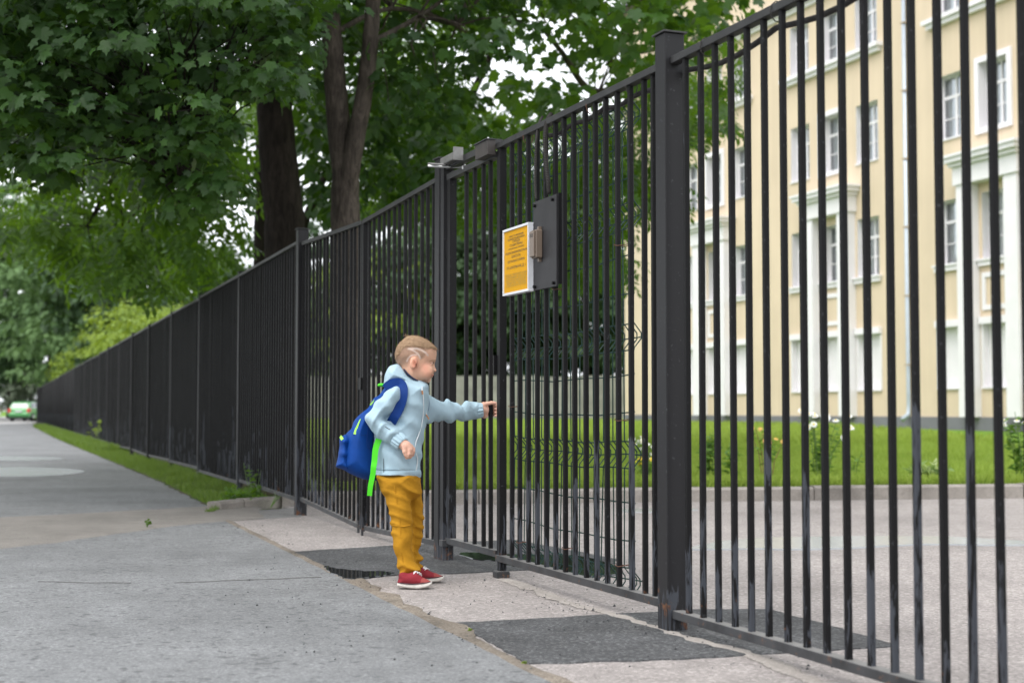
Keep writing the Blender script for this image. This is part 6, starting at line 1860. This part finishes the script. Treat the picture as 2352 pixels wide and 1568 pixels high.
# ------------------------------------------------------------------ flower bed along the lawn edge
M['plantleaf'] = leaf_mat('plant_leaf', (0.05,0.13,0.02), (0.15,0.27,0.05), (0.22,0.38,0.04), 0.5)
M['stemm'] = simple('plant_stem', (0.12,0.20,0.05), 0.7, var=0.25, vscale=20)
M['brownstem'] = simple('reddish_stem', (0.20,0.10,0.05), 0.7, var=0.25, vscale=20)
M['petal'] = simple('white_petal', (0.80,0.80,0.78), 0.6, var=0.04)
M['ypetal'] = simple('yellow_petal', (0.75,0.52,0.02), 0.6, var=0.08)
M['opetal'] = simple('orange_bud', (0.70,0.38,0.12), 0.6, var=0.15)
M['hosta'] = leaf_mat('hosta_leaf', (0.16,0.30,0.06), (0.62,0.66,0.36), (0.5,0.6,0.2), 0.5)
def daisy_mesh(r, mat_p, mat_c, n=11):
    m = MB()
    for k in range(n):
        a = 2*math.pi*k/n; w = 0.22
        m.v += [(0.25*r*math.cos(a-w), 0.25*r*math.sin(a-w), 0), (r*math.cos(a-w*0.8), r*math.sin(a-w*0.8), -0.12*r), (1.08*r*math.cos(a), 1.08*r*math.sin(a), -0.16*r), (r*math.cos(a+w*0.8), r*math.sin(a+w*0.8), -0.12*r), (0.25*r*math.cos(a+w), 0.25*r*math.sin(a+w), 0)]
        m.f.append(tuple(5*k+i for i in range(5)))
    me = m.mesh('flower', mat_p)
    c = MB().tube([(0,0,-0.05*r),(0,0,0.14*r),(0,0,0.22*r)], [0.32*r,0.30*r,0.12*r], 10).mesh('flower_centre', mat_c)
    return me, c
def plant(name, label, px, py, Y, hpx, nst, spread, leaf, lmat='plantleaf', fl=None, nfl=0, frad=0.03, stem='stemm', per=16, lean=0.25, group='flowers along the lawn edge', low=0.0):
    b = at(px, py, Y); b.z = lawn_z(b.x, b.y) - 0.01
    h = hpx/F_PX*Y
    r = empty(name, (b.x, b.y, b.z), 0, label, 'flower' if fl else 'plant', group)
    m = MB(); P = []; Tp = []; tops = []
    for i in range(nst):
        a = random.uniform(0, 6.28); L = h*random.uniform(0.72, 1.0); d = Vector((math.cos(a), math.sin(a), 0))*random.uniform(0.1, 1)*spread
        s0 = d*0.25; top = Vector((d.x, d.y, L)); mid = Vector((d.x*0.45, d.y*0.45, L*0.55))
        m.tube([s0, mid, top], [0.006, 0.0045, 0.003], 5)
        tops.append(top)
        for k in range(per):
            t = low + (0.93-low)*(k+random.random())/per
            p = s0.lerp(mid, t/0.55) if t < 0.55 else mid.lerp(top, (t-0.55)/0.45)
            w = random.uniform(0, 6.28)
            P.append(p); Tp.append((math.cos(w), math.sin(w), lean))
    m.build('stems', M[stem], r)
    P = np.array([tuple(p) for p in P]); Tp = np.array(Tp); n = len(P)
    nr = unit(np.array([0,0,1.0]) + rng.normal(size=(n,3))*0.4)
    leaf_obj('leaves', QT*np.array([0.55,1,1]), QF, P, nr, Tp, rng.uniform(leaf[0], leaf[1], n), M[lmat], r)
    if fl:
        pm, cm = daisy_mesh(frad, M[fl], M['ypetal'])
        for i in range(nfl):
            t = tops[i % len(tops)]
            o = obj('flower', pm, r, t + Vector((random.uniform(-.05,.05), random.uniform(-.05,.05), random.uniform(-0.12,0.02) if i >= len(tops) else 0.003)))
            o.rotation_euler = (random.uniform(0.3,1.1), random.uniform(-.5,.5), random.uniform(-.6,.6))
            obj('flower_centre', cm, o)
    return r
plant('phlox_plant', 'white flowering clump left of the wide gate post', 1488, 1100, 14.6, 105, 9, 0.16, (0.05,0.10), fl='petal', nfl=16, frad=0.022)
plant('yellow_flower', 'small yellow flowers at the lawn edge left of the wide post', 1490, 1102, 14.4, 55, 8, 0.22, (0.04,0.08), fl='ypetal', nfl=9, frad=0.022)
plant('lily_plant', 'leafy lily stems just right of the wide gate post', 1625, 1100, 14.7, 112, 7, 0.20, (0.07,0.13), per=22)
plant('lily_plant', 'leafy green stem between the first bars of the near fence', 1680, 1098, 14.7, 95, 4, 0.14, (0.07,0.12), per=20)
plant('bud_plant', 'reddish stems with orange buds behind the near fence', 1762, 1104, 14.6, 125, 7, 0.30, (0.06,0.11), stem='brownstem', per=10, low=0.45, fl='opetal', nfl=8, frad=0.024)
plant('daisy_plant', 'tall white daisies standing against the grey plinth', 1882, 1102, 14.8, 165, 13, 0.34, (0.05,0.11), fl='petal', nfl=17, frad=0.034, per=22)
plant('hosta_plant', 'low cream variegated hosta at the lawn edge', 2128, 1108, 14.5, 40, 46, 0.26, (0.10,0.17), lmat='hosta', per=2, lean=0.6)
plant('daisy_plant', 'tall plant with white flowers at the right edge of the picture', 2350, 1100, 14.6, 175, 9, 0.22, (0.07,0.13), fl='petal', nfl=5, frad=0.03, per=18)
plant('green_plant', 'sparse green plant left of the hosta', 1960, 1102, 15.2, 70, 4, 0.2, (0.05,0.10), per=12)
# weeds on the street side
def weed(label, p, h, n, leaf, mat='ash', cat='weed'):
    r = empty('weed', (p.x, p.y, p.z), 0, label, cat, 'single weeds')
    m = MB(); P = []; T_ = []
    for i in range(n):
        a = random.uniform(0, 6.28); d = Vector((math.cos(a), math.sin(a), 0))*h*random.uniform(0.1,0.5); top = d + Vector((0,0,h*random.uniform(0.6,1)))
        m.tube([Vector((0,0,0)), top*0.5+d*0.1, top], [0.004,0.003,0.0015], 4)
        for k in range(5):
            P.append(tuple(top*random.uniform(0.3,1))); w = random.uniform(0,6.28); T_.append((math.cos(w), math.sin(w), 0.3))
    m.build('stems', M['stemm'], r); k = len(P)
    leaf_obj('leaves', QT, QF, np.array(P), unit(np.array([0,0,1.0])+rng.normal(size=(k,3))*0.5), np.array(T_), rng.uniform(leaf[0],leaf[1],k), M[mat], r)
weed('tiny green weed on the sandy strip of the pavement', gp(338,1210,0.008), 0.05, 5, (0.02,0.04))
weed('tall weed with pale leaves against the far fence', P1 + LDIR*24 + LN*0.12, 0.95, 5, (0.10,0.2), 'ybush')
weed('feathery weed at the foot of the fence beside the far gate post', P1 + LDIR*1.9 + LN*0.06, 0.34, 10, (0.03,0.07))
weed('thin dry weed under the long fence near the far gate post', P1 + LDIR*1.0 + LN*0.06, 0.30, 4, (0.02,0.05), 'silver')
weed('moss tuft in the joint beside the dark patch', gp(1080,1448,0.006), 0.006, 7, (0.006,0.012), 'ybush')
weed('moss tuft in the joint near the lower picture edge', gp(1205,1523,0.006), 0.006, 9, (0.006,0.013), 'ybush')
